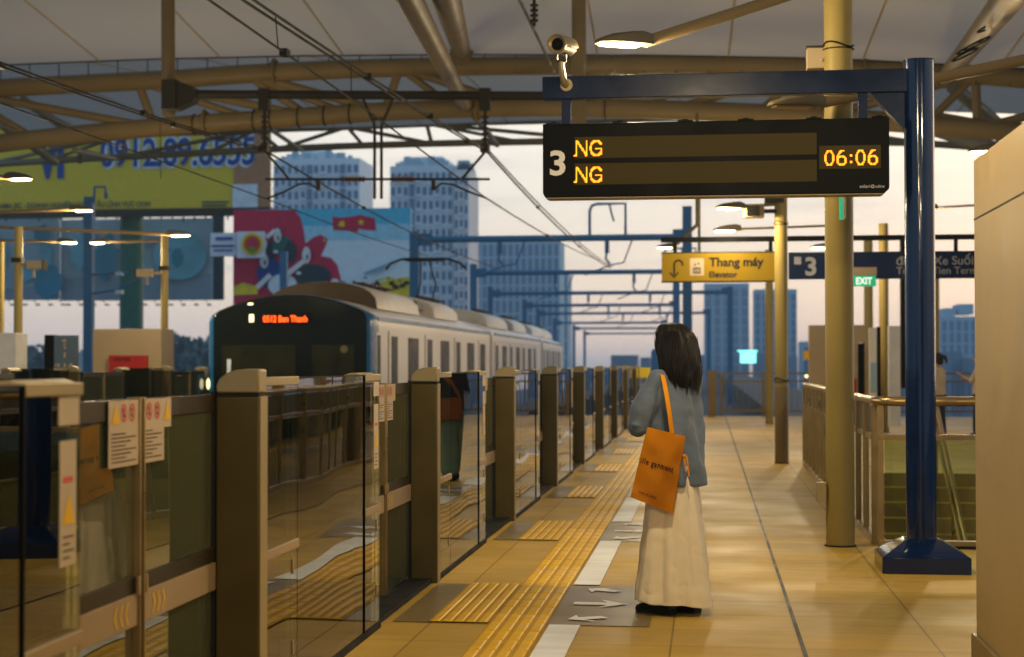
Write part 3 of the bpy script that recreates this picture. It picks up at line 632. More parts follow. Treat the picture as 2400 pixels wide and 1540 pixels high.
for k,(a,rr) in enumerate(((-.14,.070),(.085,.070),(.10,.066))): rs.append([c+dr*a+(sd*math.cos(t)+upv*math.sin(t))*rr for t in [R(-8+196*i/16) for i in range(17)]]+[c+dr*a+(sd*math.cos(t)+upv*math.sin(t))*(rr-.004) for t in [R(188-196*i/16) for i in range(17)]])
hd.loft(rs); hd.build('sun_shield','cammetal',cm)
sv=MB()
for k in range(3): q=c-dr*(.02+.035*k)+sd*-.0; sv.obox(q+sd*(.066)-upv*.02,(dr*.012,upv*.014,sd*.002)); sv.obox(q-sd*(.066)-upv*.02,(dr*.012,upv*.014,sd*.002))
sv.build('side_louvre','iron',cm)
# ================================================================ cream wall on the right
w=thing('lift_enclosure_wall','tall cream panelled wall filling the right edge of the photo','wall',(1.239,8.55,0))
MB().box((1.213,-4,0),(2.6,8.5,2.29)).build('wall_body','wallp',w,bevel=.004)
MB().box((1.193,-4,0),(1.2115,8.53,.12)).box((1.2115,8.502,0),(2.6,8.53,.12)).build('skirting','floorg',w,bevel=.003)
q=W(2283,515,8.5).z; MB().box((1.2105,-4,q-.003),(1.2128,8.502,q+.003)).build('panel_joint','iron',w)
# ================================================================ balustrades
def balustrade(name,label,p,q,nposts,glass=True,solid=False,h=1.08):
    p=Vector(p);q=Vector(q);t=thing(name,label,'railing',p,'glass balustrades round the stair opening'); d=(q-p);L=d.length;d.normalize();s=ZV.cross(d)
    MB().tube([p+ZV*h,q+ZV*h],.030,14).build('handrail','steel',t)
    MB().obox((p+q)/2+ZV*.03,(d*L/2,s*.03,ZV*.03)).build('kerb_rail','steel',t,bevel=.003)
    MB().obox((p+q)/2+ZV*.80,(d*L/2,s*.014,ZV*.02)).build('middle_rail','steel',t,bevel=.002)
    for i in range(nposts):
        c=p+d*(L*i/(nposts-1)); MB().obox(c+ZV*((h-.03)/2),(d*.012,s*.028,ZV*((h-.03)/2))).build('post','steel',t,bevel=.002)
    if glass:
        for i in range(nposts-1):
            a=p+d*(L*i/(nposts-1)+.03);b=p+d*(L*(i+1)/(nposts-1)-.03); MB().obox((a+b)/2+ZV*.42,(d*((b-a).length/2),s*.005,ZV*.355)).build('glass_panel','railglass',t)
            MB().obox((a+b)/2+ZV*.93,(d*((b-a).length/2),s*.006,ZV*.10)).build('upper_panel','gated',t)
    return t
balustrade('balustrade','balustrade run with a pale handrail from the corner back to the far doorway',(1.245,13.86,0),(1.285,24.6,0),15)
def front_bal():
    t=thing('balustrade','glass balustrade facing the viewer behind the navy pole','railing',(1.245,13.6,0),'glass balustrades round the stair opening')
    p=Vector((1.245,13.62,0)); x2=4.0
    MB().tube([(1.245,13.86,1.08),(1.25,13.72,1.08),(1.29,13.63,1.08),(1.37,13.6,1.08),(x2,13.6,1.08)],.036,16).build('handrail','steel',t)
    MB().box((1.245,13.57,.0),(x2,13.64,.055)).box((1.245,13.57,.795),(x2,13.63,.835)).build('cross_rail','steel',t,bevel=.003)
    MB().box((1.245,13.55,.0),(x2,13.569,.02)).build('base_seal','rubber',t)
    for x in (1.26,1.56,2.75,3.9): MB().box((x-.022,13.575,.05),(x+.022,13.625,1.05)).build('post','steel',t,bevel=.003)
    for a_,b2 in ((1.29,1.53),(1.59,2.72),(2.78,3.87)): MB().box((a_,13.596,.06),(b2,13.604,.793)).build('glass_panel','railglass',t)
front_bal()
balustrade('balustrade','balustrade along the right side of the stair opening, behind the wall edge',(4.25,13.8,0),(4.25,23.3,0),9)
for i,x in enumerate((1.75,2.8,3.9)):
    t=thing('stair_handrail',['slanting stair handrail closest to the olive column','slanting stair handrail in the middle of the flight','slanting stair handrail next to the cream wall edge'][i],'handrail',(x,23,0),'stair handrails')
    for z in (.9,.62): MB().tube([(x,23.6,z),(x,23.0,z),(x,16,z-.569*7)],.024,10).build('rail_tube','steel',t)
    for k in range(5): y=22.9-1.5*k; MB().cyl((x,y,-.569*(23-y)-.1),(x,y,.9-.569*(23-y)),.018).build('post','steel',t)
# ================================================================ canopy
YA=38.
edge=[(-500,175),(0,152),(350,138),(700,130),(1100,127),(1500,128),(1950,136),(2400,160),(3000,205),(3600,262)]
def edge_z(x,pts=edge,Y=YA):
    P=[W(a,b,Y) for a,b in pts]
    for a,b in zip(P,P[1:]):
        if a.x<=x<=b.x: return a.z+(b.z-a.z)*(x-a.x)/(b.x-a.x)
    return P[0].z if x<P[0].x else P[-1].z
def sheet(y0,y1,z_of,name,label,x0=-20,x1=17,nx=60,ny=16):
    mb=MB(); rows=[]
    for j in range(ny+1):
        t=j/ny; y=y0+(y1-y0)*t; rows.append([Vector((x0+(x1-x0)*i/nx,y,z_of(x0+(x1-x0)*i/nx,t))) for i in range(nx+1)])
    base=sum(rows,[]); fs=[(j*(nx+1)+i,j*(nx+1)+i+1,(j+1)*(nx+1)+i+1,(j+1)*(nx+1)+i) for j in range(ny) for i in range(nx)]
    mb.add(base,fs); t=thing(name,label,'canopy',(0,y0,6.5),'white membrane canopy bays'); mb.build('membrane','membrane',t,fix=False)
    for k in range(13):
        xs=x0+1.2+2.75*k; MB().tube([(xs+.9*math.sin(j/ny*1.2),y0+(y1-y0)*j/ny,z_of(xs+.9*math.sin(j/ny*1.2),j/ny)-.004) for j in range(ny+1)],.018,6).build('seam','seam',t)
    return t
def zA(x,t): return edge_z(x)+1.75*math.sin(math.pi*min(1,t*1.05))*1.0+.10*math.sin(x*.9)*math.sin(math.pi*t)
tA=sheet(YA,-26,zA,'canopy','vast white membrane canopy overhead, over the viewer and sign')
mb=MB(); mb.tube([(x*.5,YA,edge_z(x*.5)) for x in range(-40,33)],.026,6); mb.build('edge_rope','iron',tA)
e2=[(a,b+46) for a,b in edge]
for k in range(48):
    x=-19+.68*k
    if x>13: break
    MB().cyl((x,YA,edge_z(x)),(x,YA+.02,edge_z(x)-.38),.013,n=6).build('edge_tie','iron',tA)
YBt=56.
eB=[(-800,330),(0,318),(400,308),(620,303),(830,300),(1000,294),(1270,284),(1700,275),(2000,268),(2200,262),(2400,268),(3200,300)]
def zB(x,t): 
    a=edge_z(x)+.28; b=edge_z(x,eB,YBt); return a*(1-t)+b*t+.55*math.sin(math.pi*t)
sheet(YA+.35,YBt,zB,'canopy','second white canopy bay beyond the beige roof truss',nx=50,ny=10,x0=-22,x1=22)
def truss(name,label,Y,up,lo,r,nweb,mt,x_off=0,wr=.085,flip=0,posts=True):
    t=thing(name,label,'roof truss',(0,Y,6),'roof trusses across the tracks'); U=[W(a,b,Y) for a,b in up]; Lo=[W(a,b,Y-.02) for a,b in lo]
    def sm(P):
        out=[]
        for i in range(len(P)-1):
            p0=P[max(i-1,0)];p1=P[i];p2=P[i+1];p3=P[min(i+2,len(P)-1)]
            for k in range(6):
                s=k/6; out.append(.5*((2*p1)+(p2-p0)*s+(2*p0-5*p1+4*p2-p3)*s*s+(3*p1-p0-3*p2+p3)*s**3))
        return out+[P[-1]]
    U,Lo=sm(U),sm(Lo)
    MB().tube(U,r,18).build('upper_chord',mt,t); MB().tube(Lo,r,18).build('lower_chord',mt,t)
    def at(P,s): i=min(int(s*(len(P)-1)),len(P)-2); f=s*(len(P)-1)-i; return P[i].lerp(P[i+1],f)
    for k in range(nweb):
        a,b=(k+.5)/nweb,(k+1)/nweb
        if posts: MB().cyl(at(U,a),at(Lo,a+.004),wr*.8,n=12).build('web_post',mt,t)
        MB().cyl(at(U,a),at(Lo,min(b,1)) ,wr*.9,n=12).build('web_brace',mt,t); MB().cyl(at(Lo,k/nweb),at(U,a),wr*.9,n=12).build('web_brace',mt,t)
    for P,s in ((U,.30),(U,.415),(Lo,.52),(Lo,.25),(U,.75)):
        p=at(P,s); q=at(P,s+.004); d=(q-p).normalized(); f=MB(); f.cyl(p-d*.02,p+d*.02,r*1.5,n=20)
        for k in range(8):
            a=k*math.pi/4; v=d.orthogonal().normalized(); w_=d.cross(v); o_=(v*math.cos(a)+w_*math.sin(a)); f.prism([p+o_*r*.95-d*.12,p+o_*r*.95+d*.12,p+o_*r*1.45+d*.01,p+o_*r*1.45-d*.01],w_*.012)
        f.build('flange',mt,t)
    return t,U,Lo
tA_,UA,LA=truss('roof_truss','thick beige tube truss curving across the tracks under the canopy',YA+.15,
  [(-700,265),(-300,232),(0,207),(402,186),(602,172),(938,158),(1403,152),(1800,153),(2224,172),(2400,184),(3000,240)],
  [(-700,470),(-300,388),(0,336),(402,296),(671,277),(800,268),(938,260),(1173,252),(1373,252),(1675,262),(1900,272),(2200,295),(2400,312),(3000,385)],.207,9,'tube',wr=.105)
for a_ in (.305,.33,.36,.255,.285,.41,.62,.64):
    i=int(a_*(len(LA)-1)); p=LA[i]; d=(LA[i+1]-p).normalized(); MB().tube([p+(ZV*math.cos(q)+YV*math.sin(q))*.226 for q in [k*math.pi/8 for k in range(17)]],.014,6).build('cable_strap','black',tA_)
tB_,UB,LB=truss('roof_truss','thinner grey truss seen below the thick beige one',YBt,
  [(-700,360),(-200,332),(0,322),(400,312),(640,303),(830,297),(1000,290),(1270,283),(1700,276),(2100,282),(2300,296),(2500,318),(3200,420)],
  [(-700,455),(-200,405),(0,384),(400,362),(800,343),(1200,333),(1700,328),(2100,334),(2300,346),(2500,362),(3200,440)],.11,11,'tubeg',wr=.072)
# bigger raking struts
def strut(label,p,q,r,mt='tube',flange=True):
    t=thing('roof_strut',label,'roof strut',p,'raking roof struts'); p=Vector(p);q=Vector(q); MB().cyl(p,q,r,n=24).build('tube_body',mt,t)
    d=(q-p).normalized()
    if flange:
        f=MB(); f.cyl(q-d*.03,q+d*.02,r*1.35,n=20); v=d.orthogonal().normalized(); w_=d.cross(v)
        for k in range(8): a=k*math.pi/4; o_=(v*math.cos(a)+w_*math.sin(a)); f.prism([q+o_*r*.95-d*.2,q+o_*r*.95-d*.02,q+o_*r*1.3-d*.02],w_*.012)
        f.build('end_flange',mt,t)
    return t
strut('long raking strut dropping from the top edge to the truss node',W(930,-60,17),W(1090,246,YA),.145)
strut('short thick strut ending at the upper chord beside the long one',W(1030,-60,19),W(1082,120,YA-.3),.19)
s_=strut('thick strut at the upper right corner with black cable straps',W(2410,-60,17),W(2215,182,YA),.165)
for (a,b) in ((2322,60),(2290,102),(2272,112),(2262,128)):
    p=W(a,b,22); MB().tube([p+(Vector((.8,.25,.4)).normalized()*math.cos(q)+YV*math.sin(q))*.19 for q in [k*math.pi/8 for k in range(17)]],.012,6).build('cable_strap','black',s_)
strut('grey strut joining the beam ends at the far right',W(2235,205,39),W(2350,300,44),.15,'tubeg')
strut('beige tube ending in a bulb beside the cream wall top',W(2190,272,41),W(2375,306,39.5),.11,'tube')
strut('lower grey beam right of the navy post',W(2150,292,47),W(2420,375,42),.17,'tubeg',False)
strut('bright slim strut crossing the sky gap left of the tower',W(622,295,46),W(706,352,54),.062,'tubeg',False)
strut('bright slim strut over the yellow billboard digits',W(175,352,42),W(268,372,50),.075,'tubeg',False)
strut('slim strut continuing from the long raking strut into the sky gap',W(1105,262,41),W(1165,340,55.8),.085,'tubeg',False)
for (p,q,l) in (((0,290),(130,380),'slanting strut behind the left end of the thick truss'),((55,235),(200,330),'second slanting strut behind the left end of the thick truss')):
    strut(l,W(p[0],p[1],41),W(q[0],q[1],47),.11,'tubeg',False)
# ================================================================ overhead line equipment
YP=29.3
t=thing('catenary_portal','dark pipe portal under the canopy carrying the overhead wires','overhead line portal',(-5,YP,6))
for px,y1_,w_ in ((395,272,17),(1358,318,17)):
    q=W(px,y1_,YP+.25); MB().cyl(W(px-3,-330,YP+.25),q,.118,n=20).build('drop_post','tube',t)
MB().cyl(W(450,221,YP),W(1330,225,YP),.075,n=16).build('cross_pipe','iron',t)
c=W(410,222,YP); MB().box(c+Vector((-.19,-.16,-.26)),c+Vector((.06,.2,.24))).prism([c+Vector((.06,-.12,.22)),c+Vector((.34,-.12,.12)),c+Vector((.42,-.12,0)),c+Vector((.34,-.12,-.14)),c+Vector((.06,-.12,-.26))],(0,.3,0)).build('post_clamp','iron',t)
for px,py in ((620,350),(1137,350)):
    mb=MB(); a=W(px,222,YP);b=W(px,350,YP); mb.box(a+Vector((-.09,-.09,-.26)),a+Vector((.09,.09,.10))); mb.cyl(a,b,.028,n=10); 
    for k in range(6): z=a.z-.36-.09*k; mb.cyl((a.x,YP,z),(a.x,YP,z-.03),.062,n=12)
    mb.box(b+Vector((-.07,-.12,-.05)),b+Vector((.07,.12,.07))); mb.build('wire_dropper','iron',t)
mb=MB(); 
for s,px in ((-1,878),(1,894)):
    mb.tube([W(886+s*38,222,YP),W(886+s*30,245,YP),W(px+s*2,288,YP),W(px,300,YP),W(px,466,YP)],.026,8)
mb.tube([W(876,278,YP),W(896,278,YP)],.02,8); mb.build('forked_hanger','iron',t)
MB().cyl(W(622,420,YP),W(1148,420,YP),.022,n=10).build('register_pipe','iron',t)
for x0_,x1_ in ((804,857),(921,971)):
    mb=MB(); n=7
    for k in range(n): a=W(x0_+(x1_-x0_)*k/n,420,YP); mb.cyl(a,a+XV*.022,.055,n=12)
    mb.cyl(W(x0_,420,YP),W(x1_,420,YP),.03); mb.build('rod_insulator','insul',t)
for a_,b2 in (((1137,356),(1083,419)),((622,356),(676,418))): MB().cyl(W(*a_,YP),W(*b2,YP),.022).build('stay_rod','iron',t)
MB().box(W(741,420,YP-.03),W(752,447,YP+.03)).tube([W(746,444,YP),W(725,430,YP),W(700,432,YP),W(665,450,YP),W(625,466,YP)],.018,8).build('steady_arm','iron',t)
MB().box(W(1011,420,YP-.03),W(1021,447,YP+.03)).tube([W(1016,444,YP),W(1035,430,YP),W(1060,432,YP),W(1100,450,YP),W(1139,464,YP)],.018,8).build('steady_arm','iron',t)
def wire(label,pts,r=.012,clamps=()):
    t=thing('overhead_wire',label,'overhead wire',pts[0],'overhead wires of the railway'); 
    P=[]
    for a,b in zip(pts,pts[1:]):
        for k in range(6):
            s=k/6; q=Vector(a).lerp(Vector(b),s); P.append(q)
    P.append(Vector(pts[-1])); MB().tube(P,r,6).build('wire_line','wire',t)
    for c in clamps: c=min(P,key=lambda q:(q-Vector(c)).length); MB().box(c+Vector((-.035,-.07,-.03)),c+Vector((.035,.07,.03))).build('wire_clamp','wire',t)
    return t
# near track: twin messenger, contact wire
def sag(px0,py0,Y0,px1,py1,Y1,n=8,s=0,dz=0):
    a=W(px0,py0,Y0);b=W(px1,py1,Y1); return [a.lerp(b,i/n)+ZV*(dz-s*4*(i/n)*(1-i/n)) for i in range(n+1)]
wire('upper wire of the twin pair running over the near track',[W(470,-90,11.5)]+sag(600,4,14.7,1137,349,YP,s=.03),.014,[W(822,154,19.6),W(985,261,23.9)])
wire('lower wire of the twin pair running over the near track',[W(440,-90,11.5)]+sag(575,4,14.7,1133,352,YP,s=.03),.014,[W(1080,320,27.4)])
wire('contact wire over the near track from the top edge down to the portal',[W(490-110,-75,11.5)]+sag(490,0,12.9,860,258,20.1,s=0)+sag(862,260,20.15,1139,464,YP,s=.0)[1:],.011,[W(652,119,15.6)])
wire('upper wire of the twin pair at the left, over the far track',[W(-260,45,13.8)]+sag(0,146,18.5,618,348,YP,s=.05),.014,[W(322,262,23.3)])
wire('lower wire of the twin pair at the left, over the far track',[W(-260,52,13.8)]+sag(0,154,18.5,614,352,YP,s=.05),.014,[W(6,150,18.6),W(375,298,24.6)])
wire('contact wire at the left dropping to the steady arm',[W(-260,124,14.2)]+sag(0,241,18.4,325,359,23.8,s=0)+sag(325,359,23.8,624,466,29.6)[1:],.011)
wire('near track messenger beyond the portal toward the blue gantry',sag(1137,351,YP,1430,628,65,s=.22),.018,[W(1196,430,38),W(1287,528,50)])
wire('near track feeder beyond the portal toward the blue gantry',sag(1142,349,YP,1434,626,65,s=.18),.014)
wire('near track contact wire beyond the portal',sag(1139,464,29.6,1405,610,64,s=.1),.014,[W(1252,549,42)])
wire('far track messenger beyond the portal toward the blue gantry',sag(620,352,YP,1174,631,65,s=.22),.018,[W(806,480,38),W(1046,556,52)])
wire('far track contact wire beyond the portal toward the pantograph',sag(624,466,29.6,1003,600,46,s=.05),.012)
for (a,b,Ya,Yb,l) in (((645,30),(652,116),15.6,15.7,'first'),((375,290),(377,418),24.6,24.8,'second'),((822,156),(824,236),19.6,19.4,'third')):
    q=W(*a,Ya);r_=W(*b,Yb); MB().tube([q+XV*.03,q+XV*.03+(r_-q)*.8,r_,q-XV*.03+(r_-q)*.8,q-XV*.03],.004,5).build('dropper_loop','wire',label=l+' thin dropper loop hanging between the overhead wires, counted from the top',cat='wire dropper') if False else MB().tube([q,r_],.006,5).build('dropper_loop','wire',label={'first':'thin wire loop at the top edge above the contact wire','second':'thin wire loop hanging below the left twin wires','third':'thin wire loop between the near twin wires and contact wire'}[l],cat='wire dropper')
mb=MB(); a=W(1208,-20,20);b=W(1300,170,26); mb.tube([a,b],.02,8); c=W(1252,60,22); mb.tube([W(1252,-30,21.5),c],.022,8)
for k in range(4): q=W(1252,10+12*k,21.8); mb.cyl(q,q-ZV*.025,.05,n=12)
mb.build('cable_stay','wire',label='slanting cable stay with an insulator behind the security camera',cat='cable stay')
for k,(px,py,pxr,xo,label) in enumerate(((972,562,1611,0,'first'),(1110,640,1585,0,'second'),(1150,688,1711,0,'third'),(1230,716,1585,0,'fourth'),(1262,735,1661,0,'fifth'),(1300,757,1560,0,'sixth'),(1345,770,1560,0,'seventh'),(1370,782,1545,0,'eighth'))):
    Y=[65,89,114,137,161,190,215,245][k]; yb=py
    t=thing('track_gantry','',"track gantry",(W(px,800,Y).x,Y,-1.1),'blue grey gantries over the tracks beyond the platform')
    t['label']={'first':'largest blue grey gantry over the tracks, right under the LED board','second':'second blue grey gantry, its beam level with the yellow elevator sign','third':'third blue grey gantry, its right post below the yellow sign','fourth':'fourth blue grey gantry receding over the tracks','fifth':'fifth blue grey gantry receding over the tracks','sixth':'sixth blue grey gantry, low above the train tail','seventh':'seventh small blue gantry near the horizon','eighth':'smallest blue gantry at the vanishing point of the tracks'}[label]
    zb=W(px,yb,Y).z; xl=W(px,700,Y).x; xr=W(pxr,700,Y).x; w_=.17
    ztl=zb+(.45 if k else .3); ztr=zb+(1.1 if k==0 else .35)
    for x,zt2 in ((xl,ztl),(xr,ztr)): MB().box((x-w_,Y-w_,-1.1),(x+w_,Y+w_,zt2)).build('gantry_post','gantry',t)
    MB().cyl((xl+w_,Y,zb),(xr-w_,Y,zb),.12,n=14).build('gantry_beam','gantry',t)
    MB().box((xl+w_,Y-.1,zb-.22),(xl+w_+.5,Y+.1,zb+.22)).box((xr-w_-.35,Y-.1,zb+.02),(xr-w_,Y+.1,zb+.28)).build('beam_bracket','gantry',t)
    for xw in (-3.6,-7.5):
        if k>4: continue
        mb=MB(); mb.box((xw-.08,Y-.08,zb-.55),(xw+.08,Y+.08,zb-.05)); mb.tube([(xw,Y,zb-.5),(xw-.05,Y,zb-.75),(xw+.1,Y,zb-.95)],.045,6); mb.tube([(xw+.9,Y,zb-.1),(xw+.6,Y,zb-.9),(xw+.1,Y,zb-1.0),(xw-.8,Y,zb-1.35)],.03,6); mb.build('wire_dropper','gantry',t)
    if k<2:
        a_,b2=((1382,1466),(1556,1630))[k]; zt3=W(1400,478,Y).z if k==0 else W(1600,582,Y).z
        xa_,xb2=W(a_,500,Y).x,W(b2,500,Y).x
        MB().tube([(xa_,Y,zb),(xa_,Y,zt3-.25),(xa_+.08,Y,zt3-.06),(xa_+.28,Y,zt3),(xb2,Y,zt3),(xb2,Y,zb)],.055,8).tube([(xa_+(xb2-xa_)*.55,Y,zt3),(xa_+(xb2-xa_)*.6,Y,zt3-.3),(xa_+(xb2-xa_)*.68,Y,zt3-.65)],.04,6).build('antenna_hoop','gantry',t)
for k,(px,Y,zt2,label) in enumerate(((208,58,W(208,462,58).z,'tall blue grey catenary mast left of the green pillar'),(665,75,W(665,590,75).z,'thin blue mast in front of the red poster figures'))):
    t=thing('catenary_mast',label,'mast',(W(px,800,Y).x,Y,-11)); x=W(px,800,Y).x; MB().box((x-.15,Y-.15,-11),(x+.15,Y+.15,zt2)).build('mast_post','gantry',t)
    if k==0:
        q=W(220,475,Y);MB().tube([q,W(222,438,Y),W(247,438,Y),W(248,455,Y)],.05,6).box(W(244,452,Y-.05),W(254,466,Y+.05)).build('camera_hook','gantry',t)
        MB().tube([W(208,645,Y),W(300,638,Y)],.035,6).tube([W(208,690,Y),W(270,680,Y),W(330,655,Y)],.035,6).build('side_arm','gantry',t)
        for a_,b2 in ((270,641),(270,684)): MB().box(W(a_,b2-4,Y-.1),W(a_+20,b2+5,Y+.1)).build('arm_insulator','bwhite',t)
# ================================================================ train
TX=-7.33; HW=1.49
tr=thing('metro_train','white metro train with blue stripe and black front showing an orange destination','train',(TX,31,-1.0))
zs=2.26; ztop=2.60
def sect(y,x=TX,hw=HW,z0=-.75,crown=ztop,zs_=zs):
    zc=zs_-.16; rc=.20; P=[(x-hw,y,z0),(x-hw,y,zc-.10)]       # straight side, tight corner, shallow roof arc
    half=[(hw,zc),(hw-.015,zc+.07),(hw-.05,zc+.125),(hw-.11,zc+.165)]
    x1_,z1_=half[-1]
    for i in range(1,11):
        q=1-i/10; half.append((x1_*q,z1_+(crown-z1_)*(1-q*q)))
    P+=[(x-a,y,z) for a,z in half]+[(x+a,y,z) for a,z in reversed(half[:-1])]
    P+=[(x+hw,y,zc-.10),(x+hw,y,z0)]
    return [Vector(p) for p in P]
carY=[(31,47.2,0,.12),(47.75,62.2,.12,.10),(62.75,78,.10,-.42)]
def cx(y):
    for a,b,p,q in carY:
        if y<=b: return TX+p+(q-p)*max(0,(y-a))/(b-a)
    return TX-.42
for k,(a,b,p,q) in enumerate(carY):
    body=MB().loft([sect(a+(.5 if k==0 else 0),TX+p),sect(b,TX+q)]).build('car_body','trainw',tr,ang=30)
    if k<2: MB().loft([sect(b,TX+q,HW-.18,crown=ztop-.1,zs_=zs-.15),sect(b+.56,TX+q,HW-.18,crown=ztop-.1,zs_=zs-.15)]).build('gangway','black',tr)
    def side(y0,y1,z0,z1,th,name,mt,par,m2=None):
        xA,xB=cx(y0)+HW,cx(y1)+HW
        mb=MB(); mb.add([(xA-.01,y0,z0),(xB-.01,y1,z0),(xB-.01,y1,z1),(xA-.01,y0,z1),(xA+th,y0,z0),(xB+th,y1,z0),(xB+th,y1,z1),(xA+th,y0,z1)],[(3,2,1,0),(4,5,6,7),(0,1,5,4),(1,2,6,5),(2,3,7,6),(3,0,4,7)])
        return mb.build(name,mt,par)
    side(a+.55,b,2.14,2.215,.006,'side_stripe','trainb',body); side(a+.55,b,.62,.74,.006,'side_stripe','trainb',body)
    L=b-a; nu=4
    Y0=a+(.9 if k==0 else .3)
    if k==0: side(31.35,31.85,-.6,1.93,.008,'cab_door','trainw',body); side(31.42,31.74,.95,1.88,.012,'window','tglass2',body)
    uni=(b-a)/(16.2/4.13); nb=4 if k<2 else 4
    for u in range(nb):
        yd=a+(1.85 if k==0 else .9)*(b-a)/16.2+uni*u; sc=(b-a)/16.2
        dr=side(yd-.3*sc,yd+1.0*sc,-.6,1.97,.004,'door','trainw',body)
        side(yd,yd+.62*sc,.80,1.88,.012,'door_window','tglass2',dr); side(yd-.3*sc,yd-.27*sc,-.6,1.97,.008,'door_seam','iron',dr)
        if u<3 or k>0:
            yw=yd+1.85*sc
            if yw+1.15*sc<b-.15: side(yw,yw+1.15*sc,.86,1.88,.012,'window','tglass2',body)
        elif k==0: side(b-1.55,b-1.0,.86,1.88,.012,'window','tglass2',body)
    for u,(ya,yb3) in enumerate(((a+2.6,a+7.6),(a+9.6,a+13.4))):
        xc=(cx(ya)+cx(yb3))/2; prof=lambda y,s: [Vector((xc+math.cos(math.pi*(1-i/12))*1.08*s,y,2.42+.53*s*math.sin(math.pi*(1-i/12))**.7)) for i in range(13)]
        ac=MB().loft([prof(ya,.97),prof(ya+.08,1),prof(yb3-.08,1),prof(yb3,.97)]).build('roof_unit','acw',tr,ang=50)
        if k==0 and u==0: MB().loft([prof(ya-.02,.985),prof(ya-.03,.975)]).build('unit_end_face','brown',ac)  # white unit's front: its brown look as lit is put into the colour
        gr=MB(); 
        for q_ in range(9): y=ya+.35+q_*.4; gr.box((xc+.52,y,2.91),(xc+.75,y+.2,2.945))
        gr.build('unit_grille','iron',ac)
    xr_=(cx(a)+cx(b))/2; MB().box((xr_-.9,a+8.1,2.55),(xr_+.9,a+9.2,2.78)).build('roof_equipment','trainroof',tr,bevel=.05)
# front
def fs(y,inset,z0=-.75,cr_=0): 
    S=sect(y,TX,HW-inset,z0,crown=ztop-inset*.6,zs_=zs-inset*.3); return S
MB().loft([[v+(v-Vector((TX,v.y,1.0)))*.004 for v in fs(31.62,0)],[v+(v-Vector((TX,v.y,1.0)))*.004 for v in fs(31.10,0)],fs(31.0,.045)]).build('front_shell','trainb',tr,ang=40)
ws=MB().loft([sect(31.0,TX,HW-.10,-.1,crown=ztop-.005,zs_=zs+.05),sect(30.95,TX,HW-.13,-.08,crown=ztop-.03,zs_=zs+.03)]).build('windscreen','tglass',tr,ang=30)
for (xa_,xb_w) in ((-1.22,.12),(.42,1.18)): MB().box((TX+xa_,30.945,.2),(TX+xb_w,30.952,1.70)).build('cab_window','cabin',ws,bevel=.003)
MB().box((TX-1.12,30.935,1.15),(TX-1.05,30.943,1.45)).build('cab_sticker','bwhite',ws); MB().ball((TX+1.0,30.94,1.62),(.07,.008,.07)).build('cab_badge','cabin2',ws)
MB().box((TX-1.2,30.97,-.75),(TX+1.2,31.0,-.15)).build('front_skirt','trainb',tr,bevel=.02)
a_=W(617,756,30.93);b2=W(720,739,30.93); ds=MB().box(a_+Vector((-.08,.0,-.04)),b2+Vector((.08,.012,.04))).build('destination_display','black',tr)
text_mb('0512 Ben Thanh',a_+Vector((0,-.006,.01)),XV,ZV,w=(b2-a_).x,h=.115,bold=.012).build('destination_text','ledr',ds,smooth=False,fix=False)
MB().box(W(581,715,30.94),W(593,710,30.95)).build('marker_light','glow2',tr); MB().box(W(584,755,30.94),W(595,737,30.95)).build('train_number_light','glow2',tr)
MB().box(W(581,888,30.945),W(587,812,30.952)).build('wiper','iron',tr) if False else None
MB().tube([W(720,925,30.93),W(640,880,30.93),W(620,850,30.93)],.012,6).build('wiper','iron',tr)
for px in (488,):
    q=W(px,900,30.98); MB().ball(q,(.035,.03,.10)).build('headlight','glow2',tr)
# pantograph
pq=Vector((cx(46)-.0,45.3,0)); hd=W(995,607,45.3); pg=MB(); z=hd.z
for dy in(-.2,.2): pg.tube([W(905,632,45.3+dy),W(915,618,45.3+dy),W(940,608,45.3+dy),W(1050,607,45.3+dy),W(1078,616,45.3+dy),W(1092,630,45.3+dy)],.03,8)
pg.box((hd.x-.5,45.05,z-.05),(hd.x+.5,45.6,z+.02))
for s in(-.1,.1): pg.tube([(hd.x+s,45.3,z),W(1003,665,45.9)+XV*s*2,(hd.x+s*2,44.9,2.62)],.022,6)
pg.box((hd.x-.55,44.4,2.58),(hd.x+.55,46.2,2.66)); pg.build('pantograph','wire',tr)
ra=MB(); ra.ball(W(880,712,34),(.05,.05,.06)); ra.box(W(846,722,33),W(870,730,33.3)); ra.build('roof_antenna','black',tr)
# ================================================================ hanging signs
YS=27.0
t=thing('sign_beam','dark beam holding the yellow and navy direction signs','sign support',W(1830,560,YS))
zb=W(1800,560,YS).z
MB().box((W(1549,565,YS).x,YS-.04,zb-.038),(W(2480,560,YS).x,YS+.04,zb+.038)).build('beam','black',t)
for px in (1582,1806,1990,2240,2300): q=W(px,570,YS).x; MB().box((q-.028,YS-.02,zb-.30),(q+.028,YS+.02,zb-.03)).build('hanger','black',t)
def zof(px,py,Y=YS): return W(px,py,Y).z
x0,x1=W(1551,600,YS).x,W(1842,600,YS).x; zu=(zof(1551,597)+zof(1818,590))/2; zl=(zof(1551,661)+zof(1818,657))/2
t=thing('direction_sign','yellow elevator sign with a hooked arrow above the woman','sign',((x0+x1)/2,YS,zu))
sp_=MB().box((x0,YS-.05,zl),(x1,YS+.05,zu)).build('sign_panel','signy',t,bevel=.006)
MB().box((x0-.008,YS-.045,zu+.001),(x1,YS+.045,zu+.018)).box((x0-.008,YS-.045,zl-.018),(x1,YS+.045,zl-.001)).build('sign_frame','iron',t)
y=YS-.053; H_=zu-zl
text_mb('Thang máy',(W(1662,640,YS).x,y,zl+H_*.53),XV,ZV,w=(W(1790,640,YS)-W(1662,640,YS)).x,bold=.035,mb=None).build('sign_text','ink',sp_,smooth=False,fix=False)
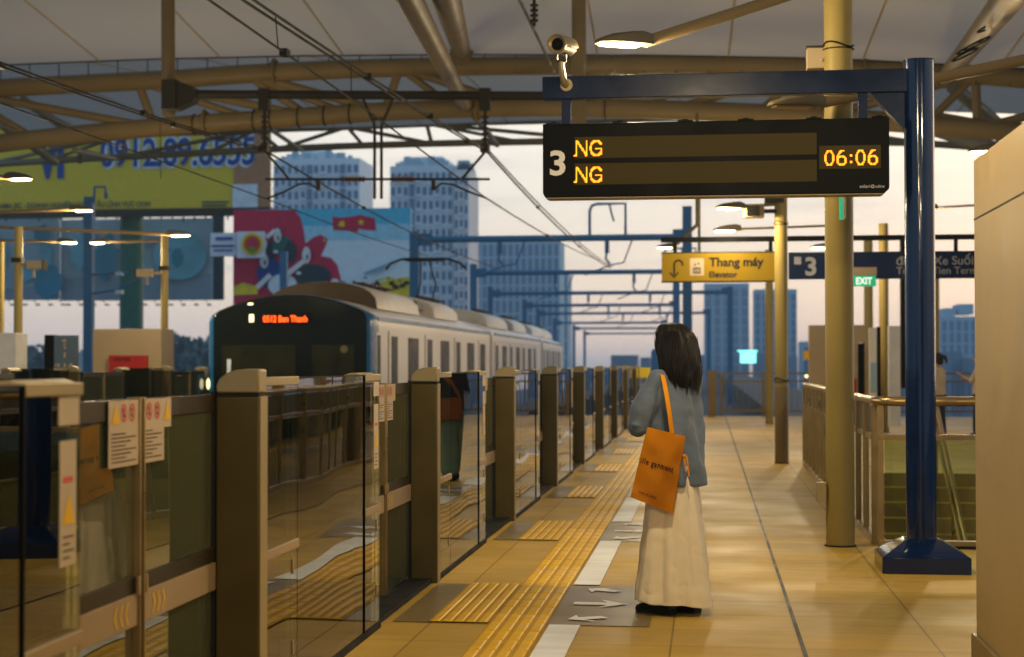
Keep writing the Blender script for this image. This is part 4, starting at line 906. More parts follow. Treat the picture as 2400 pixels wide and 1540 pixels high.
text_mb('Elevator',(W(1662,640,YS).x,y,zl+H_*.13),XV,ZV,w=(W(1728,640,YS)-W(1662,640,YS)).x,bold=.03).build('sign_text','ink',sp_,smooth=False,fix=False)
mb=MB(); cxx=W(1590,630,YS).x; cz=zl+H_*.60; Rr=.062
A_=[(cxx-Rr,zl+H_*.22)]+[(cxx+Rr*math.cos(a),cz+Rr*math.sin(a)) for a in [math.pi*(1-i/9) for i in range(10)]]+[(cxx+Rr,cz-.02)]
for (a,b),(c,e) in zip(A_,A_[1:]):
    d=Vector((c-a,0,e-b)).normalized(); n=Vector((-d.z,0,d.x))*.014; mb.poly([Vector((a,y,b))+n,Vector((a,y,b))-n,Vector((c,y,e))-n,Vector((c,y,e))+n])
for s in(-1,1):
    p=Vector((cxx-Rr,y,zl+H_*.14)); q=p+Vector((s*.065,0,.075)); n=Vector((.014,0,-s*.014*0+.012)); mb.poly([p-Vector((0,0,.016)),p+Vector((0,0,.016)),q+Vector((0,0,.016)),q-Vector((0,0,.016))])
mb.build('hooked_arrow','ink',sp_,smooth=False,fix=False)
mb=MB(); px0,px1=W(1617,630,YS).x,W(1650,630,YS).x; z0,z1=zl+H_*.2,zl+H_*.82; mb.box((px0,y,z0),(px1,y+.002,z1)); c=(px0+px1)/2
mb.box((c-.055,y-.003,z0+.03),(c+.055,y-.001,z0+.12),1); mb.poly([(c-.04,y-.002,z0+.15),(c-.01,y-.002,z0+.15),(c-.025,y-.002,z0+.19)],1); mb.poly([(c+.04,y-.002,z0+.19),(c+.01,y-.002,z0+.19),(c+.025,y-.002,z0+.15)],1)
for k in(-1,0,1): mb.box((c+k*.032-.009,y-.005,z0+.045),(c+k*.032+.009,y-.0035,z0+.105))
mb.build('lift_pictogram',['paper','ink'],sp_,smooth=False)
x0,x1=W(1848,600,YS).x,W(2520,600,YS).x; zu2=zof(1848,592)+.0; zl2=zof(1848,655)
t=thing('platform_sign','long navy platform 3 sign with grey lettering behind the columns','sign',((x0+x1)/2,YS,zu2))
sp_=MB().box((x0,YS-.05,zl2),(x1,YS+.05,zu2)).build('sign_panel','navyd',t,bevel=.006); H_=zu2-zl2
mt_=mat('sign grey lettering',(.30,.30,.33),.5)
text_mb('3',(W(1887,640,YS).x,y,zl2+H_*.16),XV,ZV,h=H_*.66,w=(W(1913,640,YS)-W(1887,640,YS)).x,bold=.03).build('sign_text',mt_,sp_,smooth=False,fix=False)
a=W(1861,612,YS); MB().box((a.x,y,zl2+H_*.55),(a.x+.10,y+.002,zl2+H_*.83)).build('line_symbol',mt_,sp_)
text_mb('đi Bến Xe Suối Tiên',(W(2100,640,YS).x,y,zl2+H_*.50),XV,ZV,w=1.46,bold=.015).build('sign_text',mt_,sp_,smooth=False,fix=False)
text_mb('To Suoi Tien Terminal',(W(2100,640,YS).x,y,zl2+H_*.16),XV,ZV,w=1.35,bold=.01).build('sign_text',mt_,sp_,smooth=False,fix=False)
# exit signs
YE=26.4; a=W(1997,646,YE);b=W(2053,671,YE)
t=thing('exit_sign','green EXIT sign under a cream housing, right of the olive column','exit sign',((a.x+b.x)/2,YE,a.z))
MB().box((a.x-.01,YE-.05,a.z),(b.x+.01,YE+.05,W(1997,627,YE).z)).build('sign_housing','cream',t,bevel=.004)
g_=MB().box((a.x,YE-.02,b.z),(b.x,YE+.02,a.z-.002)).build('sign_face','green',t)
text_mb('EXIT',(a.x+.055,YE-.023,b.z+.030),XV,ZV,w=(b.x-a.x)-.11,h=.10,bold=.02).build('sign_text','exitw',g_,smooth=False,fix=False)
t=thing('exit_sign','narrow green exit sign seen edge-on against the tall olive column','exit sign',W(1975,480,13.4)); a=W(1968,452,13.4);b=W(1976,515,13.4)
MB().obox((a+b)/2,(Vector((.012,.02,0)),Vector((.006,-.004,0)),ZV*(a.z-b.z)/2)).build('sign_face','green',t); MB().box(W(1979,450,13.45),W(1982,513,13.5)).box(W(1968,450,13.4),W(1984,446,13.5)).build('sign_bracket','cream',t)
# ================================================================ far right end of the platform
def bx(px0,py0,px1,py1,Y,dep): a=W(px0,py0,Y);b=W(px1,py1,Y); return (a.x,Y,min(a.z,b.z)),(b.x,Y+dep,max(a.z,b.z))
YD2=36.
t=thing('doorway_wall','cream doorway wall between the olive column and the slim cream column','wall',(W(1950,900,YD2).x,YD2,0)); zt_=W(1950,762,YD2).z
xw=[W(p,900,YD2).x for p in (1898,2011,2027,2034)]
MB().box((xw[0],YD2,0),(xw[1],YD2+.5,zt_)).box((xw[1],YD2,zt_-.35),(xw[2],YD2+.5,zt_)).box((xw[2],YD2,0),(xw[3],YD2+.5,zt_)).build('wall_body','cream',t)
MB().box((xw[1],YD2+.2,0),(xw[2],YD2+.3,zt_-.36)).build('opening_shade','black',t); MB().box(*bx(1996,888,2008,985,YD2-.1,.08)).build('red_panel','red',t)  # black sheet in the doorway stands in for its shade
MB().box(*bx(1884,822,1897,842,YD2,.2)).build('side_lamp_box','yel',t)
t=thing('poster_stand','tall glazed poster stand between two cream columns','poster stand',(W(2050,900,35).x,35,0)); MB().box(*bx(2037,768,2056,1010,35,.1)).build('poster','trainw',t); MB().box(*bx(2056,766,2065,1010,34.98,.14)).build('stand_frame','black',t)
MB().box(*bx(2040,850,2054,920,34.99,.008)).build('poster_print','bgrey',t)
MB().box(*bx(2084,764,2111,1000,34,.3)).build('partition_panel','lightgrey',label='light grey partition panel left of the slim black post',cat='partition')
def fence(name,label,x0,x1,Y,h=1.15,step=.14,base=.12):
    t=thing(name,label,'fence',((x0+x1)/2,Y,0)); MB().box((x0,Y-.03,h-.05),(x1,Y+.03,h)).build('top_rail','tube',t); MB().box((x0,Y-.02,base),(x1,Y+.02,base+.05)).box((x0,Y-.02,h-.25),(x1,Y+.02,h-.21)).build('rail','tube',t)
    n=int((x1-x0)/1.2)+1
    for i in range(n+1): x=x0+(x1-x0)*i/n; MB().box((x-.03,Y-.03,0),(x+.03,Y+.03,h-.051)).build('post','tube',t)
    m=MB(); x=x0+step
    while x<x1: m.box((x-.008,Y-.008,base+.05),(x+.008,Y+.008,h-.25)); x+=step
    m.build('baluster_grid','tube',t)
    return t
fence('end_fence','beige metal fence closing the far end of the platform',.35,6.8,PEND-.25)
MB().box((.0,PEND-.5,0),(.22,PEND-.2,1.2)).build('fence_pier','tube',label='beige pier between the gate row and the end fence',cat='pier')
fence('end_fence','beige fence along the opposite platform behind the gates',-13.5,-9.4,PEND-3)
# distant concrete parapet and noise barrier of the viaduct beyond the platform
for x,l in ((1.9,'right'),(-13.4,'left')):
    MB().box((x,PEND+1,-1.14),(x+.18,700,-.1)).build('viaduct_parapet','concrete',kind='structure')
MB().box(*bx(1735,823,1772,851,120,.3)).prism([W(1728,821,119.8),W(1776,821,119.8),W(1776,824,119.8),W(1728,824,119.8)],(0,.2,0)).build('lit_sign','screen',label='glowing pale teal roadside screen beyond the end fence',cat='lit screen')
q=W(1890,882,46); MB().ball(q,.045).build('small_round_light','glow2',label='small round warm light at the far end of the balustrade handrail',cat='light')
# equipment on the opposite platform
YL=31.5
t=thing('cabinet_wall','cream wall block on the opposite platform holding the red cabinet','wall',(W(298,900,YL).x,YL,0)); MB().box(*bx(218,771,377,1000,YL,.8)).build('wall_body','cream',t,bevel=.01)
t=thing('fire_cabinet','red fire cabinet with dark lettering on the cream wall block','fire cabinet',(W(298,900,YL-.06).x,YL-.06,.3))
cb=MB().box(*bx(255,833,343,985,YL-.12,.115)).build('cabinet_body','red',t,bevel=.008)
a=W(266,846,YL-.125); text_mb('HOSE REEL',(a.x,YL-.124,a.z),XV,ZV,w=.33,h=.06,bold=.02).build('cabinet_text','ink',cb,smooth=False,fix=False)
MB().box(*bx(266,866,300,878,YL-.13,.008)).box(*bx(268,880,298,960,YL-.13,.006)).build('cabinet_window','black',cb)
t=thing('map_board','dark blue map board on two legs on the opposite platform','information board',(W(140,900,30.5).x,30.5,0)); MB().box(*bx(104,785,126,985,30.5,.16)).build('side_pillar','black',t); pb=MB().box(*bx(126,786,178,869,30.5,.14)).build('board_panel','sticker',t)
mb=MB(); 
for (a_,b_,c_,d_) in ((146,796,149,801),(151,795,154,802),(148,806,155,808),(150,812,153,818),(150,826,153,838),(130,853,133,858),(136,852,139,860),(150,852,153,860),(163,853,166,858),(166,851,169,857)): mb.box(*bx(a_,b_,c_,d_,30.495,.004))
mb.build('board_marks','creamcl',pb); MB().box(*bx(128,869,134,985,30.5,.1)).box(*bx(163,869,178,985,30.5,.1)).build('board_leg','black',t)
MB().box(*bx(-40,780,38,985,29,.5)).build('grey_cabinet','lightgrey',label='light grey cabinet cut by the left picture border behind the gates',cat='cabinet',bevel=.02)
# ================================================================ billboards
def board(name,label,rect,Y,mt,dep=.4,loc=None):
    t=thing(name,label,'billboard',W((rect[0]+rect[2])/2,rect[3],Y)); p=MB().box(*bx(*rect,Y,dep)).build('board_face',mt,t,smooth=False); return t,p
Yb=115.
t,p=board('billboard','huge yellow billboard with blue phone digits behind the canopy edge',(-260,240,632,497),Yb,'bfilm')
MB().box(*bx(548,240,634,497,Yb-.06,.05)).build('orange_border','bfilm2',p,smooth=False)
MB().box(*bx(-260,497,634,503,Yb-.3,.9)).build('catwalk','iron',t)
def zl_(px,py,Y): return W(px,py,Y).z
for mt2,bd,dy in (('bwhite',.075,-.08),('bblue',.02,-.13)):
    text_mb('0912.89.6555',(W(236,388,Yb).x,Yb+dy,zl_(400,388,Yb)),XV,ZV,w=(W(598,388,Yb)-W(236,388,Yb)).x,h=(zl_(400,322,Yb)-zl_(400,388,Yb)),bold=bd,depth=0).build('phone_digits',mt2,p,smooth=False,fix=False)
text_mb('VI',(W(84,412,Yb).x,Yb-.1,zl_(100,412,Yb)),XV,ZV,w=2.0,h=2.6,bold=.06).build('blue_letters','bblue',p,smooth=False,fix=False)
text_mb('AMA JSC - DOANH NGHIỆP HÀNG ĐẦU LĨNH VỰC OOH',(W(0,487,Yb).x,Yb-.1,zl_(200,486,Yb)),XV,ZV,w=(W(353,480,Yb)-W(0,480,Yb)).x,h=.36,bold=.02).build('slogan_text','bdark',p,smooth=False,fix=False)
MB().box(*bx(545,432,604,486,Yb-.15,.05)).build('blank_panel','bwhite',p,smooth=False)
for (a_,b_,c_,d_) in ((473,472,536,475),(473,480,530,483)): MB().box(*bx(a_,b_,c_,d_,Yb-.1,.02)).build('small_print','bdark',p,smooth=False)
q=W(309,500,Yb+2); MB().cyl((q.x,Yb+2,-12),(q.x,Yb+2,q.z),.80,n=24).build('support_pillar','postg',t)
mb=MB()
for k in range(26): px=-40+26*k; mb.box(*bx(px,500,px+3,512+random.randint(0,8),Yb+.6,.1))
mb.build('catwalk_stays','iron',t)
LB_=[0]
# lower grey-blue boards
for i,(rc,l) in enumerate((((-200,515,136,703),'dusky blue billboard with faint cyan figures at the left border'),((142,515,496,703),'dusky blue billboard with a cyan circle, behind the green pillar'))):
    Yc=128.+i*.5; t,p=board('billboard',l,rc,Yc,'bgrey'); mb=MB()
    def blob(cx_,cy_,rx,ry,m=0,n=20,mb=mb,Yc=Yc,w=0):
        c=W(cx_,cy_,Yc); k=(W(cx_+1,cy_,Yc)-c).x; LB_[0]+=.03; mb.poly([(c.x+rx*k*math.cos(2*math.pi*j/n)*(1+w*math.sin(j*2.3)),Yc-.12-LB_[0],c.z+ry*k*math.sin(2*math.pi*j/n)*(1+w*math.cos(j*1.7))) for j in range(n)],m)
    if i==0:
        blob(110,595,14,30,0,w=.1); blob(115,660,34,38,1,w=.1); blob(60,640,26,20,0,w=.2); blob(-20,600,40,50,0,w=.15); blob(100,548,18,20,1,w=.2)
        mb.add([W(-200,690,Yc-.06),W(136,668,Yc-.06),W(136,702,Yc-.06),W(-200,702,Yc-.06)],[(0,1,2,3)],2)
    else:
        blob(190,590,22,42,0,w=.2); blob(250,600,30,50,1,w=.25); blob(215,560,16,22,1,w=.1); blob(425,600,62,55,0); blob(420,605,14,22,1,w=.1); blob(395,585,7,7,1); blob(350,560,24,14,2,w=.3)
        mb.add([W(142,652,Yc-.06),W(496,640,Yc-.06),W(496,702,Yc-.06),W(142,702,Yc-.06)],[(0,1,2,3)],2)
    mb.build('printed_figures',[mat('dusky cyan figure',(.13,.42,.58),.7,var=.3,vs=.3),'bcyan',mat('dusky ground print',(.20,.31,.42),.7,var=.2,vs=.2)],p,smooth=False,fix=False)
    m2=MB(); 
    for k in range(12): px=rc[0]+10+k*30; m2.box(*bx(px,703,px+1.5,706+3*(k%2),Yc,.1)); m2.box(*bx(px+3,712,px+11,716,Yc,.3))
    m2.build('lamp_row','iron',t)
MB().box(*bx(497,505,523,703,129,.3)).build('lattice_panel','bdark',label='dark lattice panel at the edge of the dusky blue billboard',cat='panel')
# poster billboard
Yp=100.; t,p=board('billboard','red and sky blue poster billboard with saluting figures behind the train',(547,492,963,712),Yp,'bsky')
LY=[0]
def shape(pts,mt2,nm): LY[0]+=1; MB().poly([W(a,b,Yp-.02-.012*LY[0]) for a,b in pts]).build(nm,mt2,p,smooth=False,fix=False)
def ell(cx_,cy_,rx,ry,mt2,nm,n=24,rot=0):
    shape([(cx_+rx*math.cos(a)*math.cos(rot)-ry*math.sin(a)*math.sin(rot),cy_+rx*math.cos(a)*math.sin(rot)+ry*math.sin(a)*math.cos(rot)) for a in [2*math.pi*i/n for i in range(n)]],mt2,nm)
shape([(547,560),(963,560),(963,712),(547,712)],'bpale','printed_haze')
shape([(547,534),(963,524),(963,563),(547,563)],mat('poster mid sky',(.34,.64,.78),.6),'printed_haze')
shape([(547,492),(690,492),(705,512),(712,540),(716,570),(735,556),(752,550),(768,560),(762,580),(752,600),(775,604),(790,620),(798,650),(800,670),(547,712)],'bred','printed_ribbon')
shape([(835,520),(840,506),(862,512),(880,505),(900,510),(878,512),(876,540),(862,544),(838,538)],'bred','printed_flag') if False else shape([(779,507),(800,510),(820,508),(845,503),(862,508),(878,511),(882,540),(865,540),(840,536),(838,544),(815,541),(781,539)],'bred','printed_flag')
for cx_,cy_ in ((846,521),): shape([(cx_+(9 if i%2==0 else 3.8)*math.sin(i*math.pi/5),cy_-(9 if i%2==0 else 3.8)*math.cos(i*math.pi/5)) for i in range(10)],'byel','printed_star')
shape([(792,528),(797,519),(806,517),(808,530),(800,533)],'byel','printed_emblem'); shape([(760+(4 if i%2==0 else 1.8)*math.sin(i*math.pi/5),563-(4 if i%2==0 else 1.8)*math.cos(i*math.pi/5)) for i in range(10)],'byel','printed_star')
ell(632,590,17,24,'bdark','printed_figure'); ell(662,575,24,22,'bgreen','printed_figure'); ell(632,640,30,34,'bblue','printed_figure'); ell(733,645,42,26,'bdark','printed_figure'); ell(662,668,34,26,'bpale','printed_figure'); ell(681,590,14,26,'bdark','printed_figure')
for (a_,b_,c_,d_) in ((650,552,9,17),(616,572,10,15),(619,612,10,17),(667,610,8,16),(718,598,10,20)): ell(a_,b_-8,c_+2,10,'bdark','printed_hair'); ell(a_,b_,c_,d_,'bskin','printed_face')
shape([(596,672),(630,640),(638,648),(604,680)],'bskin','printed_arm'); shape([(660,645),(712,605),(718,614),(668,655)],'bskin','printed_arm'); shape([(622,553),(642,536),(646,544),(628,560)],'bskin','printed_arm')
shape([(850,640),(880,628),(920,612),(930,612),(896,634),(860,645)],mat('poster bridge print',(.22,.38,.47),.6),'printed_bridge')
shape([(547,672),(570,662),(590,668),(602,672),(604,690),(547,692)],'byel','printed_flowers'); shape([(860,690),(885,655),(905,650),(930,652),(963,648),(963,695),(860,695)],'byel','printed_flowers')
for k in range(9): ell(873+random.random()*82,662+random.random()*26,7,5,'brown','printed_flower_heart')
for (a_,b_,c_) in ((646,590,'bpale'),(700,640,'bwhite'),(610,596,'bdark'),(745,628,'bdark'),(760,650,'bdark'),(575,640,'bred')): ell(a_,b_,6,4,c_,'printed_detail')
for k in range(14): ell(820+k*9,655+6*math.sin(k),4,2.5,('bwhite','postg','bpale')[k%3],'printed_detail')
for (a_,b_,c_,d_) in ((650,556,2.5,6),(667,612,2,5),(718,600,2.5,6),(619,614,2.5,6)): ell(a_+2,b_+2,c_,d_,'brown','printed_shade')
ell(785,660,9,7,'bwhite','printed_lotus'); ell(802,664,10,5,'postg','printed_leaf'); shape([(547,694),(963,694),(963,712),(547,712)],'bred','printed_border')
t,p2=board('billboard','white panel with a round red and yellow emblem beside the poster',(555,543,618,604),98.,'bwhite')
def disc(cx_,cy_,r_,Y,mt2,nm,par): MB().poly([W(cx_+r_*math.cos(a),cy_+r_*math.sin(a),Y) for a in [2*math.pi*i/28 for i in range(28)]]).build(nm,mt2,par,smooth=False,fix=False)
disc(591,572,26,97.9,'byel','emblem_disc',p2); disc(591,572,20,97.88,mat('emblem orange',(.5,.10,.02),.6),'emblem_ring',p2); disc(591,570,12,97.86,'bred','emblem_core',p2); disc(591,586,9,97.84,mat('emblem green',(.2,.25,.03),.6),'emblem_leaf',p2)
t,p2=board('billboard','small pale board with blue lines left of the round emblem panel',(493,546,552,600),98.5,'bwhite')
mb=MB(); [mb.box(*bx(a_,b_,c_,d_,98.4,.02)) for a_,b_,c_,d_ in ((505,556,545,562),(496,574,549,578),(500,585,545,588))]; mb.build('board_lines','bblue',p2,smooth=False)
# ================================================================ city
def tower(name,label,px0,px1,ptop,Y,mt,cols,rows,dep=18,side=None,roofs=(),wmt='towerw',maxw=90,top0=None,strips=False):
    x0,x1=W(px0,800,Y).x,W(px1,800,Y).x; zt2=W((px0+px1)/2,ptop,Y).z
    t=thing(name,label,'tower block',((x0+x1)/2,Y,-12)); body=MB().box((x0,Y,-12),(x1,Y+dep,zt2)).build('wall',mt,t,smooth=False)
    for q,(a,b,c) in enumerate(roofs): MB().box((W(a,800,Y).x,Y+1.0+q,zt2-.3+q),(W(b,800,Y).x,Y+dep-1.5-q,W(a,c,Y).z)).build('roof_block',mt,t,smooth=False)
    wd=(x1-x0)/cols; fh=3.2 if not strips else (zt2+12)/rows; n=0; rest=MB(); ref=None
    for r in range(rows):
        zc=zt2-2.6-r*fh
        if zc<-8: break
        for c in range(cols):
            if side and c in side: continue
            xc=x0+wd*(c+.5); ww=wd*.30*(1.25 if c%3==1 else .8); hh=fh*(.30 if not strips else .42)
            if n<maxw:
                if ref is None:
                    ref=MB().box((xc-wd*.30,Y-.12,zc-hh),(xc+wd*.30,Y-.02,zc+hh)).build('window',wmt,t,smooth=False); base=(xc,zc)
                else:
                    o=ref.copy(); C.objects.link(o); o.location=(ref.location.x+xc-base[0],0,zc-base[1]); o.parent=t
                n+=1
            else: rest.box((xc-ww,Y-.12,zc-hh),(xc+ww,Y-.02,zc+hh))
    if not strips:
        sl=MB(); bal=MB()
        for r in range(rows):
            z=zt2-2.6-r*fh-fh*.45
            if z<-8: break
            sl.box((x0-.15,Y-.28,z-.13),(x1+.15,Y-.01,z+.13))
            for c in range(cols):
                if c%3==1 and not (side and c in side): xc=x0+wd*(c+.5); bal.box((xc-wd*.42,Y-.9,z+.13),(xc+wd*.42,Y-.3,z+.75))
        sl.build('floor_bands','towerl',t,kind='stuff',smooth=False); bal.build('balcony_rows',mt,t,kind='stuff',smooth=False)
        rt=MB()
        for q in range(7): xx=x0+(x1-x0)*(.08+.13*q); rt.box((xx,Y+.6,zt2),(xx+.9+.5*(q%3),Y+2.5,zt2+.8+.7*((q*5)%3)))
        rt.build('rooftop_units','hazeb',t,kind='stuff',smooth=False)
    if rest.v: rest.build('window_rows',wmt,t,kind='stuff',smooth=False)
    for c in (side or []):
        xc=x0+wd*(c+.5); MB().box((xc-wd*.42,Y-.25,-10),(xc+wd*.42,Y-.02,zt2-1.5)).build('recessed_bay',wmt,t,smooth=False)
    return t
tower('tower_block','pale apartment tower with stepped top left of the forked wire hanger',640,842,372,430,'tower',13,40,roofs=((668,795,360),(700,770,352)),side=(5,10))
t=tower('tower_block','apartment tower with a white corner right of the forked wire hanger',914,1062,388,400,'tower',10,44,roofs=((935,1050,376),(955,1035,366)),side=(3,))
t2=tower('tower_block','pale lit corner slab of the tower just left of the long sky gap',1064,1098,398,398,'towerl',3,44,roofs=((1068,1094,384),),maxw=60)
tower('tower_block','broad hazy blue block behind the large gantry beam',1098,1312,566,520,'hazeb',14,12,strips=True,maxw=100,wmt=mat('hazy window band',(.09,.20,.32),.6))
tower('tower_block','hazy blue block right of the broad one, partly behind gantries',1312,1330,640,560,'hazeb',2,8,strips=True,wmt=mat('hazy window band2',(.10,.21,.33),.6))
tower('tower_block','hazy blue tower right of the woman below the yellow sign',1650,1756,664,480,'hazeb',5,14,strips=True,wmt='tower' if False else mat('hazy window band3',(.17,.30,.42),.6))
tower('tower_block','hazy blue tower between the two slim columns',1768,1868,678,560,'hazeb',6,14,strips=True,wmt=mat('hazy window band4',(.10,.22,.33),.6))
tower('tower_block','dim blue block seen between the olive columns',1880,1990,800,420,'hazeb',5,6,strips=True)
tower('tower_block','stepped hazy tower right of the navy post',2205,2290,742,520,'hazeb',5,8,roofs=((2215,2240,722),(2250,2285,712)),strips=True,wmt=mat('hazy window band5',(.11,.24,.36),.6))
LOWB=[]
for i in range(44):
    px=random.uniform(-60,2330); Y=random.uniform(230,620); w_=random.uniform(18,70); top=random.uniform(818,848)
    if 430<px<1300: top=max(top,835)
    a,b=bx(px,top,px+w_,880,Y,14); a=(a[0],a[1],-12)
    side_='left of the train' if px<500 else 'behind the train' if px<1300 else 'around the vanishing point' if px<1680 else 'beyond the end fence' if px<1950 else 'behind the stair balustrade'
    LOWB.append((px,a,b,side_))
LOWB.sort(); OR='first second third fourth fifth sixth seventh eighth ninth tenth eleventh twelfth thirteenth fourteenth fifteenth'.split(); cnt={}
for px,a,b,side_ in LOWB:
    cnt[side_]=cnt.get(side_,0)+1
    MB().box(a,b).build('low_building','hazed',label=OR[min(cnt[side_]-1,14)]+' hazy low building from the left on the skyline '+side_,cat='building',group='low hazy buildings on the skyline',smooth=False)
def tree(px,py,Y,r,label):
    p=W(px,py,Y); t=thing('tree',label,'tree',(p.x,Y,-12)); MB().cyl((p.x,Y,-12),(p.x,Y,p.z-r*.3),r*.09,r*.04,n=8).tube([(p.x,Y,p.z-r*.9),(p.x+r*.4,Y,p.z-r*.1)],r*.04,6).tube([(p.x,Y,p.z-r*.9),(p.x-r*.4,Y,p.z)],r*.04,6).build('trunk','bark',t)
    m=MB(); rnd=random.Random(int(px))
    for k in range(2400):
        u=Vector((rnd.gauss(0,1),rnd.gauss(0,1),rnd.gauss(0,1))).normalized(); rr=r*rnd.random()**.4*(1+.35*mnoise.noise(u*2+Vector((px,0,0)))); c=Vector((p.x,Y,p.z-r*.25))+Vector((u.x*rr*1.25,u.y*rr,u.z*rr*.8)); s=r*.12
        a=Vector((rnd.gauss(0,1),rnd.gauss(0,1),rnd.gauss(0,1))).normalized()*s; b=a.orthogonal().normalized()*s*.7; m.add([c-a,c+b,c+a,c-b],[(0,1,2,3)])
    m.build('crown','leaf',t,smooth=False,fix=False)
for px,py,Y,r,l in ((424,843,190,4.6,'dark tree just left of the train face'),(462,852,200,3.6,'lower dark tree touching the train face edge'),(30,850,200,4,'dim tree behind the olive column at the left border')): tree(px,py,Y,r,l)
# distant blue train on the near track
t=thing('distant_train','small distant train front with two lights at the vanishing point','train',(-3.7,150,-1))
q=W(1568,848,150); MB().box((q.x-1.5,150,-1.1),(q.x+1.5,185,W(1568,817,150).z)).build('train_body','gantry',t,bevel=.3)
for px in (1558,1586): MB().ball(W(px,833,149.8),.14).build('headlight','glow2',t)
# ================================================================ haze
def build_haze():
    m=bpy.data.materials.new('haze'); m.use_nodes=True; nt=m.node_tree; nt.nodes.clear()
    o=nt.nodes.new('ShaderNodeOutputMaterial'); v=nt.nodes.new('ShaderNodeVolumePrincipled'); v.inputs['Color'].default_value=(.62,.80,1,1); v.inputs['Density'].default_value=.0007; v.inputs['Anisotropy'].default_value=.0
    nt.links.new(v.outputs[0],o.inputs['Volume'])
    MB().box((-1520,-220,-15.5),(1520,1010,95)).build('haze',m,kind='stuff',smooth=False)
build_haze()
# ================================================================ people
def capsule_chain(mb,pts,rads,n=14):
    for p,r in zip(pts,rads): mb.ball(p,r*1.0,n=n,h=8)
    for (p,q),(r,s) in zip(zip(pts,pts[1:]),zip(rads,rads[1:])):
        if (Vector(p)-Vector(q)).length>1e-4: mb.cyl(p,q,r,s,n=n)
def merged(mb,name,mt,parent,voxel=.008,smooth_it=4,label=None):
    """grow one continuous skin over overlapping shapes"""
    o=mb.build(name,mt,parent,label=label)
    r=o.modifiers.new('r','REMESH'); r.mode='VOXEL'; r.voxel_size=voxel
    s=o.modifiers.new('s','SMOOTH'); s.iterations=smooth_it; s.factor=.5
    dg=bpy.context.evaluated_depsgraph_get(); me=bpy.data.meshes.new_from_object(o.evaluated_get(dg)); o.modifiers.clear()
    me.polygons.foreach_set('use_smooth',[True]*len(me.polygons)); o.data=me; return o
class Pose:
    def __init__(s,pos,yaw,h): s.o=Vector(pos); s.f=Vector((-math.sin(yaw),math.cos(yaw),0)); s.l=Vector((-math.cos(yaw),-math.sin(yaw),0)); s.k=h/1.6
    def P(s,f,l,z): return s.o+(s.f*f+s.l*l+ZV*z)*s.k
def body(ps,par,arms,legs=((-.02,.09),(.02,-.09)),voxel=.009,head=(0,0),hand_r=.0078,hip=.82):
    """arms: for left and right (elbow f,l,z),(wrist f,l,z),(finger direction f,l,z)"""
    P=ps.P; mb=MB(); k=ps.k
    capsule_chain(mb,[P(0,0,hip),P(0,0,.95),P(-.01,0,1.08),P(-.01,0,1.20)],[.100*k,.088*k,.095*k,.085*k])
    for s in(-1,1): capsule_chain(mb,[P(0,s*.06,hip-.0),P(0,s*.04,1.0),P(-.01,s*.065,1.16),P(-.01,s*.10,1.245)],[.092*k,.070*k,.068*k,.038*k])
    capsule_chain(mb,[P(-.01,0,1.24),P(0,0,1.32),P(.01+head[0]*.3,0,1.40)],[.055*k,.045*k,.045*k])
    hc=P(.02,0,1.475); fd=(ps.f+ps.l*head[1]).normalized(); sl=ZV.cross(fd)
    def HP(f,l,z): return hc+(fd*f+sl*l+ZV*z)*k
    for c,r in (((0,0,.02),.078),((-.02,0,.03),.078),((.03,0,-.02),.062),((.045,0,-.06),.040)): mb.ball(HP(*c),r*k,n=18,h=10)
    mb.ball(HP(.098,0,-.005),.012*k,n=8); mb.ball(HP(.088,0,.012),.009*k,n=8)          # nose
    mb.ball(HP(.083,.0,-.045),(.010*k,.018*k,.007*k),n=8)                              # lips
    for s in(-1,1): mb.ball(HP(-.005,s*.079,0),(.016*k,.008*k,.028*k),n=10); mb.ball(HP(.076,s*.030,.012),.012*k,n=8)
    for (s,(f,l)) in ((1,legs[0]),(-1,legs[1])):
        capsule_chain(mb,[P(0,s*.08,hip-.02),P(f*.6+.01,s*.5*abs(l)+s*.045,.46),P(f,l,.09)],[.082*k,.052*k,.034*k]); capsule_chain(mb,[P(f-.03,l,.05),P(f+.09,l,.035)],[.038*k,.030*k])
    for s,(e,w_,d) in zip((1,-1),arms):
        sh=P(-.01,s*.165,1.285); E_=P(*e);Wt=P(*w_); capsule_chain(mb,[sh,E_,Wt],[.040*k,.034*k,.025*k])
        D=(ps.f*d[0]+ps.l*d[1]+ZV*d[2]).normalized(); sd=D.cross(ZV); sd=sd.normalized() if sd.length>.2 else ps.f.copy(); cl=(D.cross(sd)).normalized()
        pc=Wt+D*.05*k; capsule_chain(mb,[Wt,pc,Wt+D*.085*k],[.024*k,.027*k,.024*k])
        for q in range(4):
            b=Wt+D*.085*k+sd*(.0185*(q-1.5))*k; L_=(.060,.070,.066,.052)[q]*k
            capsule_chain(mb,[b,b+D*L_*.5+cl*.006*k,b+D*L_*.8+cl*.022*k],[.0085*k,.0078*k,.0068*k],n=8)
        tb=Wt+D*.03*k-sd*.022*k; capsule_chain(mb,[tb,tb+(D*.6-sd*.6).normalized()*.035*k,tb+(D*.95-sd*.35).normalized()*.062*k],[.011*k,.0095*k,.008*k],n=8)
    o=merged(mb,'body','skin',par,voxel,3); return o,HP,hc,fd,sl
def ring(c,ax,ay,rx,ry,n=48,fold=0,nf=7,ph=0,z=0):
    return [c+ax*(math.cos(t)*rx*(1+fold*(math.sin(nf*t+ph)+.5*math.sin((nf*2-3)*t+ph*2.3))))+ay*(math.sin(t)*ry*(1+fold*(math.sin(nf*t+ph)+.5*math.sin((nf*2-3)*t+ph*2.3))))+ZV*z*math.sin(3*t+ph) for t in [2*math.pi*i/n for i in range(n)]]
